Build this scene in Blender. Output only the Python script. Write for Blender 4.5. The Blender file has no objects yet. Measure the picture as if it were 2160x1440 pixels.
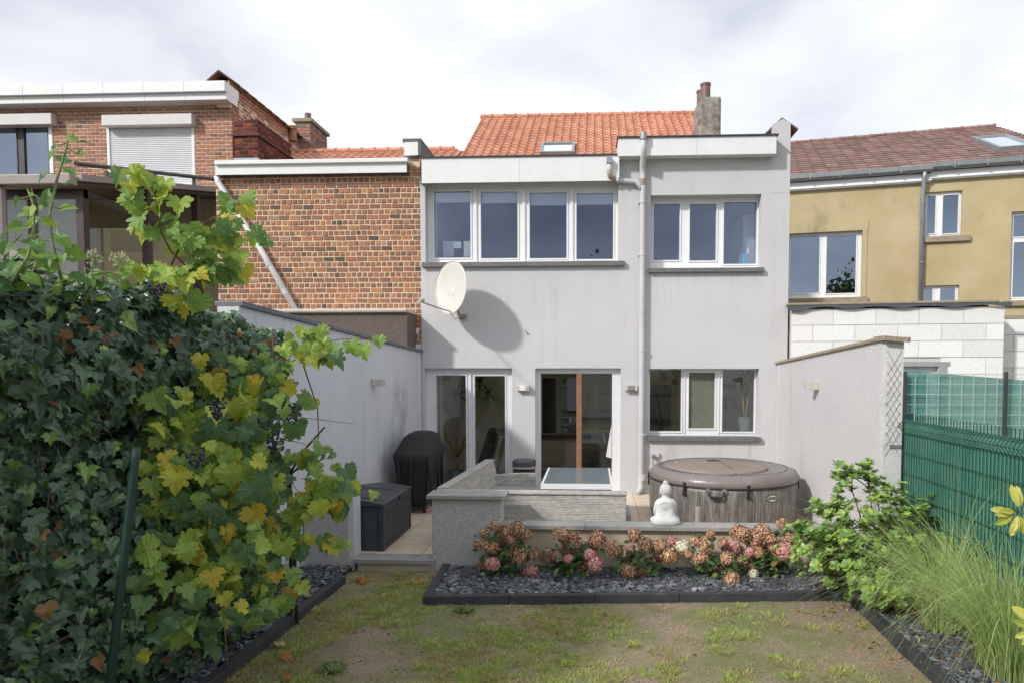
import bpy, math, random
from mathutils import Vector, Matrix, noise, Euler
R = random.Random(7)
rad = math.radians
SC = bpy.context.scene
COL = SC.collection
# ------------------------------------------------------------------ camera
EYE = Vector((0, 0, 2.05)); PITCH = rad(-2.75); YAW = rad(2.9); FPX = 1440.0; PX0, PY0 = 1178.0, 844.0
cam_d = bpy.data.cameras.new('camera'); cam = bpy.data.objects.new('camera', cam_d); COL.objects.link(cam)
cam.location = EYE; cam.rotation_euler = (rad(90) + PITCH, 0, YAW)
cam_d.sensor_width = 36; cam_d.lens = 24; cam_d.shift_x = -0.0454; cam_d.shift_y = 0.0574
cam_d.clip_start = 0.05; cam_d.clip_end = 2000
SC.camera = cam
# ------------------------------------------------------------------ light
SUN = Vector((0.56, 0.50, -0.50)).normalized()
sl = bpy.data.lights.new('sun', 'SUN'); so = bpy.data.objects.new('sun', sl); COL.objects.link(so)
sl.energy = 2.2; sl.angle = rad(3.6); sl.color = (1.0, 0.965, 0.915)
so.rotation_euler = SUN.to_track_quat('-Z', 'Y').to_euler(); so.location = (-6, -6, 12)
W = bpy.data.worlds.new('World'); SC.world = W; W.use_nodes = True
nt = W.node_tree; nt.nodes.clear()
def nd(t, ty, **k):
    n = t.nodes.new(ty)
    for a, b in k.items(): setattr(n, a, b)
    return n
out = nd(nt, 'ShaderNodeOutputWorld'); bg = nd(nt, 'ShaderNodeBackground'); sky = nd(nt, 'ShaderNodeTexSky')
sky.sky_type = 'NISHITA'; sky.sun_disc = False; sky.sun_elevation = rad(34); sky.sun_rotation = math.atan2(-SUN.x, -SUN.y)
tc = nd(nt, 'ShaderNodeTexCoord'); mp = nd(nt, 'ShaderNodeMapping'); mp.inputs['Scale'].default_value = (1.0, 1.0, 2.0); mp.inputs['Location'].default_value = (2.3, .6, .2)
nz = nd(nt, 'ShaderNodeTexNoise'); nz.inputs['Scale'].default_value = 1.7; nz.inputs['Detail'].default_value = 5; nz.inputs['Roughness'].default_value = .5
rp = nd(nt, 'ShaderNodeValToRGB'); e = rp.color_ramp.elements
e[0].position = .30; e[0].color = (.24, .265, .33, 1); e[1].position = .62; e[1].color = (.79, .80, .815, 1)
e2 = e.new(.46); e2.color = (.57, .59, .645, 1)
mx = nd(nt, 'ShaderNodeMixRGB'); mx.inputs[0].default_value = .92
sc = nd(nt, 'ShaderNodeVectorMath', operation='SCALE'); sc.inputs['Scale'].default_value = .10
L = nt.links.new
L(tc.outputs['Generated'], mp.inputs[0]); L(mp.outputs[0], nz.inputs['Vector']); L(nz.outputs['Fac'], rp.inputs[0])
L(sky.outputs[0], sc.inputs[0]); L(sc.outputs[0], mx.inputs[1]); L(rp.outputs[0], mx.inputs[2]); L(mx.outputs[0], bg.inputs[0]); L(bg.outputs[0], out.inputs[0])
bg.inputs[1].default_value = 1.0
SC.view_settings.view_transform = 'Standard'; SC.view_settings.look = 'None'; SC.view_settings.gamma = 1; SC.view_settings.exposure = 0.62
SC.view_settings.use_curve_mapping = False
SC.render.engine = 'CYCLES'; SC.cycles.max_bounces = 10; SC.cycles.diffuse_bounces = 5; SC.cycles.transparent_max_bounces = 12
SC.cycles.use_denoising = True
# ------------------------------------------------------------------ measuring helpers
CR = Euler(cam.rotation_euler).to_matrix()
def ray(px, py): return CR @ Vector(((px - PX0) / FPX, -(py - PY0) / FPX, -1))
def at(px, py, Y):
    d = ray(px, py); t = Y / d.y; return EYE + d * t
def atz(px, py, z):
    d = ray(px, py); t = (z - EYE.z) / d.z; return EYE + d * t
def atx(px, py, x):
    d = ray(px, py); return EYE + d * (x / d.x)
def proj(p):
    v = CR.transposed() @ (Vector(p) - EYE); return PX0 - FPX * v.x / v.z, PY0 + FPX * v.y / v.z
# ------------------------------------------------------------------ object helpers
WLD = {}
def tag(o, label=None, cat=None, group=None, kind=None):
    if label: o['label'] = label
    if cat: o['category'] = cat
    if group: o['group'] = group
    if kind: o['kind'] = kind
    return o
def thing(name, loc, label, cat, group=None, kind=None):
    o = bpy.data.objects.new(name, None); COL.objects.link(o); o.location = loc; o.empty_display_size = .1
    WLD[o.name] = Vector(loc); return tag(o, label, cat, group, kind)
def inst(name, me, Mw, parent):
    o = bpy.data.objects.new(name, me); COL.objects.link(o)
    if parent:
        o.parent = parent; o.matrix_local = Matrix.Translation(-WLD[parent.name]) @ Mw
    else: o.matrix_world = Mw
    WLD[o.name] = Mw.translation.copy(); return o
def grp(name, parent, loc=None):
    o = bpy.data.objects.new(name, None); COL.objects.link(o); o.parent = parent; WLD[o.name] = WLD[parent.name].copy(); return o
class MB:
    def __init__(s, xf=None): s.v = []; s.f = []; s.x = xf; s.mi = []; s.cm = 0
    def add(s, vs, fs):
        b = len(s.v)
        if s.x is not None: vs = [s.x @ Vector(p) for p in vs]
        s.v.extend([tuple(p) for p in vs]); s.f.extend([tuple(i + b for i in f) for f in fs]); s.mi.extend([s.cm] * len(fs)); return s
    def box(s, x0, x1, y0, y1, z0, z1):
        if x0 > x1: x0, x1 = x1, x0
        if y0 > y1: y0, y1 = y1, y0
        if z0 > z1: z0, z1 = z1, z0
        return s.add([(x0,y0,z0),(x1,y0,z0),(x1,y1,z0),(x0,y1,z0),(x0,y0,z1),(x1,y0,z1),(x1,y1,z1),(x0,y1,z1)],
                     [(0,3,2,1),(4,5,6,7),(0,1,5,4),(1,2,6,5),(2,3,7,6),(3,0,4,7)])
    def hexa(s, lo, hi):   # lo, hi: 4 points each, counter-clockwise from above
        return s.add(list(lo) + list(hi), [(3,2,1,0),(4,5,6,7),(0,1,5,4),(1,2,6,5),(2,3,7,6),(3,0,4,7)])
    def prism(s, pts, d):  # pts polygon, extruded by vector d
        n = len(pts); d = Vector(d); P = [Vector(p) for p in pts]
        return s.add(P + [p + d for p in P], [tuple(range(n))[::-1], tuple(range(n, 2*n))] + [(i, (i+1) % n, n + (i+1) % n, n + i) for i in range(n)])
    def tube(s, pts, r, seg=8, cap=True):
        P = [Vector(p) for p in pts]; n = len(P); rr = r if isinstance(r, (list, tuple)) else [r] * n
        vs = []; fs = []; up = None
        for i in range(n):
            d = (P[min(i+1, n-1)] - P[max(i-1, 0)]).normalized()
            a = Vector((0, 0, 1)) if abs(d.z) < .9 else Vector((1, 0, 0))
            if up is None: u = d.cross(a).normalized()
            else: u = (up - d * up.dot(d)); u = u.normalized() if u.length > 1e-5 else d.cross(a).normalized()
            up = u; w = d.cross(u)
            for k in range(seg):
                t = 2 * math.pi * k / seg; vs.append(P[i] + (u * math.cos(t) + w * math.sin(t)) * rr[i])
        for i in range(n - 1):
            for k in range(seg):
                k2 = (k + 1) % seg; fs.append((i*seg+k, i*seg+k2, (i+1)*seg+k2, (i+1)*seg+k))
        if cap: fs.append(tuple(range(seg))[::-1]); fs.append(tuple((n-1)*seg + k for k in range(seg)))
        return s.add(vs, fs)
    def loft(s, rings, cap=True):
        n = len(rings[0]); vs = [p for r in rings for p in r]; fs = []
        for i in range(len(rings) - 1):
            for k in range(n):
                k2 = (k + 1) % n; fs.append((i*n+k, i*n+k2, (i+1)*n+k2, (i+1)*n+k))
        if cap: fs.append(tuple(range(n))[::-1]); fs.append(tuple((len(rings)-1)*n + k for k in range(n)))
        return s.add(vs, fs)
    def lathe(s, c, prof, seg=24, cap=True, ang=None):
        c = Vector(c)
        return s.loft([[c + Vector((r*math.cos(2*math.pi*k/seg), r*math.sin(2*math.pi*k/seg), z)) for k in range(seg)] for r, z in prof], cap)
    def sphere(s, c, r, seg=8, rings=5, sc=(1,1,1)):
        c = Vector(c); rs = []
        for j in range(rings + 1):
            t = math.pi * (j / rings) ; t = min(max(t, .02), math.pi - .02)
            rs.append([c + Vector((r*sc[0]*math.sin(t)*math.cos(2*math.pi*k/seg), r*sc[1]*math.sin(t)*math.sin(2*math.pi*k/seg), -r*sc[2]*math.cos(t))) for k in range(seg)])
        return s.loft(rs)
    def holed(s, u0, u1, z0, z1, holes, v0, v1):
        us = sorted({u0, u1, *[h[0] for h in holes], *[h[1] for h in holes]}); us = [u for u in us if u0 <= u <= u1]
        zs = sorted({z0, z1, *[h[2] for h in holes], *[h[3] for h in holes]}); zs = [z for z in zs if z0 <= z <= z1]
        def solid(i, j):
            if i < 0 or j < 0 or i >= len(us)-1 or j >= len(zs)-1: return False
            cu = (us[i]+us[i+1])/2; cz = (zs[j]+zs[j+1])/2
            return not any(h[0] < cu < h[1] and h[2] < cz < h[3] for h in holes)
        for i in range(len(us)-1):
            for j in range(len(zs)-1):
                if not solid(i, j): continue
                a, b, c, d = us[i], us[i+1], zs[j], zs[j+1]
                s.add([(a,v0,c),(b,v0,c),(b,v0,d),(a,v0,d)], [(0,1,2,3)]); s.add([(a,v1,c),(b,v1,c),(b,v1,d),(a,v1,d)], [(3,2,1,0)])
                if not solid(i-1, j): s.add([(a,v0,c),(a,v0,d),(a,v1,d),(a,v1,c)], [(0,1,2,3)])
                if not solid(i+1, j): s.add([(b,v0,c),(b,v0,d),(b,v1,d),(b,v1,c)], [(3,2,1,0)])
                if not solid(i, j-1): s.add([(a,v0,c),(b,v0,c),(b,v1,c),(a,v1,c)], [(3,2,1,0)])
                if not solid(i, j+1): s.add([(a,v0,d),(b,v0,d),(b,v1,d),(a,v1,d)], [(0,1,2,3)])
        return s
    def mesh(s, name, mats, org=(0,0,0), smooth=False):
        me = bpy.data.meshes.new(name); o = Vector(org)
        me.from_pydata([(p[0]-o.x, p[1]-o.y, p[2]-o.z) for p in s.v], [], s.f)
        if not isinstance(mats, (list, tuple)): mats = [mats]
        for m in mats: me.materials.append(m)
        if len(mats) > 1: me.polygons.foreach_set('material_index', s.mi)
        if smooth: me.polygons.foreach_set('use_smooth', [True] * len(me.polygons))
        me.update(); return me
    def build(s, name, mats, parent=None, smooth=False, bevel=0, org=None, label=None, kind=None, sharp=None, subd=0, weld=False):
        if parent is not None: og = WLD[parent.name]
        elif org is not None: og = Vector(org)
        else:
            xs = [p[0] for p in s.v]; ys = [p[1] for p in s.v]; zs = [p[2] for p in s.v]
            og = Vector(((min(xs)+max(xs))/2, (min(ys)+max(ys))/2, min(zs)))
        me = s.mesh(name, mats, og, smooth); o = bpy.data.objects.new(name, me); COL.objects.link(o)
        if parent is not None: o.parent = parent
        else: o.location = og
        WLD[o.name] = Vector(og)
        if weld:
            w = o.modifiers.new('w', 'WELD'); w.merge_threshold = .0005
        if subd:
            m = o.modifiers.new('s', 'SUBSURF'); m.levels = subd; m.render_levels = subd
        if bevel:
            m = o.modifiers.new('b', 'BEVEL'); m.width = bevel; m.segments = 2; m.limit_method = 'ANGLE'
        if label: o['label'] = label
        if kind: o['kind'] = kind
        return o
class Pl:   # a vertical plane facing the garden: u along it, v into the building
    def __init__(s, p, ang=0.0):
        s.p = Vector((p[0], p[1], 0)); s.M = Matrix.Translation(s.p) @ Matrix.Rotation(ang, 4, 'Z'); s.n = s.M.to_3x3() @ Vector((0, 1, 0)); s.U = s.M.to_3x3() @ Vector((1, 0, 0))
    def uz(s, px, py, v=0):
        d = ray(px, py); q = s.p + s.n * v; t = (q - EYE).dot(s.n) / d.dot(s.n); h = EYE + d * t; return (h - s.p).dot(s.U), h.z
    def mb(s): return MB(s.M)
# ------------------------------------------------------------------ materials
def srgb(r, g, b, k=1.0):
    f = lambda c: ((c/255)/12.92 if c/255 <= .04045 else ((c/255+.055)/1.055)**2.4) * k
    return (f(r), f(g), f(b), 1)
def new_mat(name):
    m = bpy.data.materials.new(name); m.use_nodes = True; t = m.node_tree; b = t.nodes['Principled BSDF']; return m, t, b
def ramp(t, fac, stops):
    r = nd(t, 'ShaderNodeValToRGB'); el = r.color_ramp.elements
    el[0].position, el[0].color = stops[0]; el[1].position, el[1].color = stops[-1]
    for p, c in stops[1:-1]: x = el.new(p); x.color = c
    if fac is not None: t.links.new(fac, r.inputs[0])
    return r
def noise_n(t, sc, det=4, rough=.55, coord='Object', mapscale=None, vec=None, dist=0):
    n = nd(t, 'ShaderNodeTexNoise'); n.inputs['Scale'].default_value = sc; n.inputs['Detail'].default_value = det; n.inputs['Roughness'].default_value = rough; n.inputs['Distortion'].default_value = dist
    if vec is None:
        c = nd(t, 'ShaderNodeTexCoord'); vec = c.outputs[coord]
    if mapscale:
        m = nd(t, 'ShaderNodeMapping'); m.inputs['Scale'].default_value = mapscale; t.links.new(vec, m.inputs[0]); vec = m.outputs[0]
    t.links.new(vec, n.inputs['Vector']); return n
def mul(t, a, b, fac=1.0, mode='MULTIPLY'):
    x = nd(t, 'ShaderNodeMixRGB', blend_type=mode); x.inputs[0].default_value = fac
    t.links.new(a, x.inputs[1])
    if isinstance(b, tuple): x.inputs[2].default_value = b
    else: t.links.new(b, x.inputs[2])
    return x
def bump(t, b, h, strength=.3, dist=.01):
    n = nd(t, 'ShaderNodeBump'); n.inputs['Strength'].default_value = strength; n.inputs['Distance'].default_value = dist
    t.links.new(h, n.inputs['Height']); t.links.new(n.outputs[0], b.inputs['Normal']); return n
def isl(t):
    g = nd(t, 'ShaderNodeNewGeometry'); o = nd(t, 'ShaderNodeObjectInfo'); a = nd(t, 'ShaderNodeMath', operation='ADD'); f = nd(t, 'ShaderNodeMath', operation='FRACT')
    t.links.new(g.outputs['Random Per Island'], a.inputs[0]); t.links.new(o.outputs['Random'], a.inputs[1]); t.links.new(a.outputs[0], f.inputs[0]); return f.outputs[0]
def M(name, c1, c2=None, sc=3, rough=.7, bmp=0, bsc=80, bd=.004, metal=0, streak=None, dirt=None, spec=.5, fine=.12, coat=0):
    m, t, b = new_mat(name); c2 = c2 or c1
    n = noise_n(t, sc, 5, .6, mapscale=streak)
    r = ramp(t, n.outputs['Fac'], [(.3, c1), (.7, c2)])
    n2 = noise_n(t, 60, 3, .6)
    r2 = ramp(t, n2.outputs['Fac'], [(.3, (1-fine,)*3 + (1,)), (.7, (1,1,1,1))])
    c = mul(t, r.outputs[0], r2.outputs[0])
    if dirt:
        n3 = noise_n(t, dirt[1], 6, .65, mapscale=(1, 1, dirt[3] if len(dirt) > 3 else 1)); r3 = ramp(t, n3.outputs['Fac'], [(dirt[2], (0,0,0,1)), (min(dirt[2]+.15, 1), (1,1,1,1))])
        x = nd(t, 'ShaderNodeMixRGB'); t.links.new(r3.outputs[0], x.inputs[0]); t.links.new(c.outputs[0], x.inputs[1]); x.inputs[2].default_value = dirt[0]; c = x
    t.links.new(c.outputs[0], b.inputs['Base Color'])
    b.inputs['Roughness'].default_value = rough; b.inputs['Metallic'].default_value = metal; b.inputs['Specular IOR Level'].default_value = spec
    if coat: b.inputs['Coat Weight'].default_value = coat; b.inputs['Coat Roughness'].default_value = .15
    if bmp:
        nb = noise_n(t, bsc, 4, .6); bump(t, b, nb.outputs['Fac'], bmp, bd)
    return m
def rnd_mat(name, stops, rough=.85, bmp=.4, bsc=60, bd=.004, mott=.35, spec=.3, sc=30):
    m, t, b = new_mat(name); r = ramp(t, isl(t), stops); r.color_ramp.interpolation = 'LINEAR'
    n = noise_n(t, sc, 5, .65); r2 = ramp(t, n.outputs['Fac'], [(.3, (1-mott,)*3 + (1,)), (.65, (1.08,1.08,1.08,1))])
    c = mul(t, r.outputs[0], r2.outputs[0]); t.links.new(c.outputs[0], b.inputs['Base Color']); b.inputs['Roughness'].default_value = rough; b.inputs['Specular IOR Level'].default_value = spec
    nb = noise_n(t, bsc, 4, .6); bump(t, b, nb.outputs['Fac'], bmp, bd); return m
def glass(name, tint=(.9,.93,.95,1), refl=.1, rcol=(.85,.92,1,1)):
    m, t, b = new_mat(name); t.nodes.remove(b); o = t.nodes['Material Output']
    tr = nd(t, 'ShaderNodeBsdfTransparent'); tr.inputs[0].default_value = tint; gl = nd(t, 'ShaderNodeBsdfGlossy'); gl.inputs[0].default_value = rcol; gl.inputs['Roughness'].default_value = .01
    fr = nd(t, 'ShaderNodeFresnel'); gq = nd(t, 'ShaderNodeNewGeometry'); mi = nd(t, 'ShaderNodeMath', operation='MULTIPLY_ADD'); mi.inputs[1].default_value = 1/1.5-1.5; mi.inputs[2].default_value = 1.5; t.links.new(gq.outputs['Backfacing'], mi.inputs[0]); t.links.new(mi.outputs[0], fr.inputs[0]); a = nd(t, 'ShaderNodeMath', operation='ADD'); a.inputs[1].default_value = refl; a.use_clamp = True; x = nd(t, 'ShaderNodeMixShader')
    L = t.links.new; L(fr.outputs[0], a.inputs[0]); L(a.outputs[0], x.inputs[0]); L(tr.outputs[0], x.inputs[1]); L(gl.outputs[0], x.inputs[2]); L(x.outputs[0], o.inputs[0]); return m
def leaf_mat(name, stops, rough=.45, trans=.35, mott=.35, sc=25, spec=.4):
    m, t, b = new_mat(name); o = t.nodes['Material Output']; r = ramp(t, isl(t), stops)
    n = noise_n(t, sc, 3, .6); r2 = ramp(t, n.outputs['Fac'], [(.3, (1-mott, 1-mott*.8, 1-mott, 1)), (.7, (1.1,1.1,1.05,1))]); c = mul(t, r.outputs[0], r2.outputs[0])
    t.links.new(c.outputs[0], b.inputs['Base Color']); b.inputs['Roughness'].default_value = rough; b.inputs['Specular IOR Level'].default_value = spec
    tl = nd(t, 'ShaderNodeBsdfTranslucent'); t.links.new(c.outputs[0], tl.inputs[0]); x = nd(t, 'ShaderNodeMixShader'); x.inputs[0].default_value = trans
    nb = noise_n(t, 40, 2, .5); bump(t, b, nb.outputs['Fac'], .25, .004)
    t.links.new(b.outputs[0], x.inputs[1]); t.links.new(tl.outputs[0], x.inputs[2]); t.links.new(x.outputs[0], o.inputs[0]); return m
m_render = M('grey_render', (.60,.595,.605,1), (.67,.66,.665,1), .8, .9, .55, 130, .006, dirt=((.47,.455,.44,1), 1.3, .60, .35), fine=.24)
def weather(m, amt=.22, sx=5, sz=.35, lo=.50, hi=.72, col=(.30,.285,.265,1)):
    t = m.node_tree; b = t.nodes['Principled BSDF']; src = b.inputs['Base Color'].links[0].from_socket
    n = noise_n(t, 1, 6, .7, mapscale=(sx, sx, sz)); n2 = noise_n(t, .7, 3, .6); mm = nd(t, 'ShaderNodeMath', operation='MULTIPLY'); r = ramp(t, n.outputs['Fac'], [(lo, (0,0,0,1)), (hi, (1,1,1,1))]); r2 = ramp(t, n2.outputs['Fac'], [(.42, (0,0,0,1)), (.62, (amt,)*3+(1,))])
    t.links.new(r.outputs[0], mm.inputs[0]); t.links.new(r2.outputs[0], mm.inputs[1]); x = nd(t, 'ShaderNodeMixRGB'); t.links.new(mm.outputs[0], x.inputs[0]); t.links.new(src, x.inputs[1]); x.inputs[2].default_value = col; t.links.new(x.outputs[0], b.inputs['Base Color'])
weather(m_render, .32, 9, .5)
m_render2 = M('blue_grey_render', (.62,.64,.69,1), (.70,.715,.75,1), 1.2, .9, .6, 120, .006, streak=(3, 3, .6), dirt=((.27,.28,.27,1), .9, .60, .5), fine=.2)
weather(m_render2, .5, 7, .5)
m_white = M('white_board', (.74,.75,.75,1), (.80,.80,.80,1), 2, .35, .05, 200, .001, fine=.04, dirt=((.62,.62,.59,1), 2.0, .66, .3))
m_frame = M('white_upvc', (.78,.785,.80,1), (.84,.84,.84,1), 6, .35, fine=.05)
m_oldframe = M('weathered_white_paint', (.72,.73,.76,1), (.80,.80,.82,1), 9, .5, .25, 60, .002, dirt=((.42,.33,.26,1), 14, .70, .5), fine=.1)
m_stone = M('blue_stone', (.13,.135,.135,1), (.20,.20,.195,1), 9, .7, .3, 150, .002, fine=.25)
m_stonetop = M('blue_stone_slab', (.27,.27,.265,1), (.40,.395,.38,1), 7, .75, .3, 120, .002, fine=.25, dirt=((.15,.16,.12,1), 5, .62))
m_dark = M('black_trim', (.03,.032,.038,1), (.05,.052,.06,1), 8, .45)
m_zinc = M('zinc', (.26,.29,.31,1), (.40,.43,.45,1), 5, .45, .05, 60, .002, metal=.5, streak=(4,4,.8))
m_pvc = M('grey_pvc_pipe', (.50,.50,.51,1), (.60,.60,.60,1), 4, .5, fine=.08, dirt=((.33,.27,.21,1), 5, .66, .4))
m_pvcb = M('brown_pvc', (.30,.24,.20,1), (.40,.33,.28,1), 6, .6)
m_glass = glass('window_glass', refl=.095, rcol=(.72,.80,1,1)); m_glassdark = glass('bright_reflecting_glass', (.35,.4,.45,1), .34, (.75,.86,1,1)); m_glasslow = glass('door_glass', (.93,.94,.91,1), .04)
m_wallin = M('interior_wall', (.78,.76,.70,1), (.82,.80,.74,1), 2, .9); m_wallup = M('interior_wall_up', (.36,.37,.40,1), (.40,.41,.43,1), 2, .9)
m_mortar = M('pale_yellow_mortar', (.66,.53,.33,1), (.80,.67,.44,1), 14, .95, .6, 90, .004, fine=.2)
def brick_stops(k=1):
    c = lambda r,g,b: (r*k,g*k,b*k,1)
    return [(0, c(.13,.095,.09)), (.03, c(.16,.105,.095)), (.05, c(.28,.15,.115)), (.35, c(.34,.165,.12)), (.6, c(.38,.175,.12)), (.8, c(.45,.20,.125)), (.94, c(.54,.25,.14)), (1, c(.42,.28,.21))]
m_brick = rnd_mat('old_red_brick', brick_stops(), .9, .7, 55, .006, .45)
m_brickA = rnd_mat('rose_brick', [(0,(.22,.15,.14,1)),(.2,(.36,.19,.15,1)),(.6,(.48,.22,.165,1)),(.85,(.55,.24,.165,1)),(1,(.40,.28,.23,1))], .9, .5, 50, .005, .4)
m_brickdark = rnd_mat('sooty_brick', [(0,(.05,.035,.032,1)),(.5,(.12,.06,.05,1)),(.8,(.20,.075,.055,1)),(1,(.38,.10,.06,1))], .95, .7, 50, .005, .45)
m_tile = rnd_mat('orange_clay_tile', [(0,(.46,.20,.125,1)),(.5,(.54,.245,.155,1)),(1,(.60,.30,.20,1))], .7, .25, 60, .003, .18)
m_browntile = rnd_mat('brown_concrete_tile', [(0,(.20,.12,.105,1)),(.5,(.26,.16,.14,1)),(1,(.32,.21,.185,1))], .85, .5, 50, .004, .35, sc=8)
m_ochre = M('ochre_render', (.45,.36,.20,1), (.56,.465,.285,1), 1.1, .9, .5, 110, .005, dirt=((.24,.20,.125,1), .8, .57, .5), fine=.15)
m_block = rnd_mat('white_aerated_block', [(0,(.68,.67,.64,1)),(1,(.78,.77,.75,1))], .9, .3, 70, .003, .07)
m_blockm = M('grey_block_joint', (.55,.53,.49,1), (.62,.60,.56,1), 8, .95)
m_rough = M('exposed_aggregate', (.48,.48,.46,1), (.74,.73,.70,1), 90, .9, .9, 140, .008, dirt=((.11,.115,.07,1), 1.4, .62, 1), fine=.4)
m_plaster = M('stained_cream_plaster', (.46,.40,.28,1), (.62,.55,.43,1), 3, .9, .4, 60, .004, dirt=((.20,.17,.12,1), 2.2, .58, 2.2), fine=.15)
m_copin = M('weathered_concrete_coping', (.30,.24,.16,1), (.42,.35,.26,1), 9, .9, .5, 60, .004, fine=.25)
m_pave = rnd_mat('beige_patio_tile', [(0,(.60,.49,.375,1)),(1,(.70,.59,.47,1))], .55, .15, 40, .002, .12, sc=6)
m_grout = M('grout', (.30,.24,.18,1), (.34,.28,.22,1), 5, .9)
m_anth = M('anthracite_plastic', (.035,.04,.05,1), (.07,.078,.092,1), 7, .5, .25, 60, .002, streak=(1,1,4))
m_cover = M('black_fabric_cover', (.011,.011,.012,1), (.02,.02,.021,1), 5, .7, .3, 25, .01)
m_green = M('green_coated_steel', (.006,.045,.036,1), (.008,.058,.045,1), 8, .4)
m_net = M('green_screen_net', (.075,.25,.18,1), (.13,.36,.265,1), 3, .7, .4, 200, .003, fine=.35)
m_netlight = M('teal_shade_net', (.07,.24,.20,1), (.14,.36,.30,1), 2.5, .75, .5, 90, .004, streak=(.5,1,3), fine=.3)
m_slate = rnd_mat('slate_chip', [(0,(.045,.048,.055,1)),(.5,(.10,.108,.122,1)),(.85,(.18,.19,.21,1)),(1,(.32,.33,.35,1))], .55, .3, 60, .003, .35, .5)
m_edge = M('dark_edging', (.035,.038,.042,1), (.06,.063,.068,1), 5, .7, .3, 60, .003, dirt=((.15,.14,.12,1), 2.5, .66), fine=.25)
m_bark = M('vine_bark', (.06,.04,.028,1), (.12,.085,.06,1), 20, .9, .8, 60, .006)
m_twig = M('red_brown_twig', (.16,.07,.035,1), (.22,.11,.055,1), 20, .7)
m_gstem = M('green_stem', (.14,.20,.06,1), (.2,.26,.09,1), 10, .6)
def see_through(m, f):
    t = m.node_tree; o = t.nodes['Material Output']; b = t.nodes['Principled BSDF']; tr = nd(t, 'ShaderNodeBsdfTransparent'); x = nd(t, 'ShaderNodeMixShader'); x.inputs[0].default_value = f
    t.links.new(b.outputs[0], x.inputs[1]); t.links.new(tr.outputs[0], x.inputs[2]); t.links.new(x.outputs[0], o.inputs[0])
see_through(m_netlight, .12)
m_cream = M('cream_plastic', (.52,.49,.40,1), (.60,.57,.50,1), 8, .45, fine=.08)
m_dish = M('ivory_dish_paint', (.62,.605,.56,1), (.66,.645,.60,1), 3, .4, fine=.03)
m_orangewood = M('bare_weathered_wood', (.13,.06,.035,1), (.42,.21,.10,1), 12, .75, .5, 40, .004, streak=(8,8,.8), dirt=((.60,.50,.42,1), 20, .66, .4))
m_brownal = M('brown_aluminium', (.055,.036,.034,1), (.075,.05,.045,1), 3, .35)
m_taupe = M('taupe_aluminium', (.30,.24,.225,1), (.36,.30,.28,1), 3, .4)

# ------------------------------------------------------------------ shared builders
def window(pl, parent, opening, panes, rec=.15, frame=m_frame, gl=m_glass, sill=None, name='window', bead=.022, depth=.06, gap=None, sillmat=None, label=None, outer_in=0.0):
    u0, u1, z0, z1 = opening
    f = pl.mb().holed(u0 + outer_in, u1 - outer_in, z0, z1, panes, rec, rec + depth).build(name, frame, parent, bevel=.004, label=label)
    for (a, b, c, d) in panes:
        if bead:
            pl.mb().holed(a - bead, b + bead, c - bead, d + bead, [(a, b, c, d)], rec - .014, rec - .001).build('sash', frame, f, bevel=.003)
        pl.mb().box(a - .003, b + .003, rec + .025, rec + .035, c - .003, d + .003).build('pane', gl, f)
    if sill:
        pl.mb().box(sill[0], sill[1], -.07, rec - .002, sill[2], sill[3]).build('sill', sillmat or m_stone, f, bevel=.004)
    return f
def pane_px(pl, lst, rec):
    o = []
    for x0, x1, y0, y1 in lst:
        a, z1 = pl.uz(x0, y0, rec); b, z0 = pl.uz(x1, y1, rec); o.append((a, b, z0, z1))
    return o
def brick_mesh(name, w, h, d, mat, seed):
    r = random.Random(seed); j = lambda s=.003: r.uniform(-s, s); b = .006; mb = MB()
    o = [(0+j(),0+j()),(w+j(),0+j()),(w+j(),h+j()),(0+j(),h+j())]
    i = [(o[0][0]+b,o[0][1]+b),(o[1][0]-b,o[1][1]+b),(o[2][0]-b,o[2][1]-b),(o[3][0]+b,o[3][1]-b)]
    p = j(.002)
    mb.add([(x, 0, z) for x, z in o] + [(x, -d + .004, z) for x, z in o] + [(x, -d + p + j(.001), z) for x, z in i],
           [(0,1,5,4),(1,2,6,5),(2,3,7,6),(3,0,4,7),(4,5,9,8),(5,6,10,9),(6,7,11,10),(7,4,8,11),(8,9,10,11)])
    return mb
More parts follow.
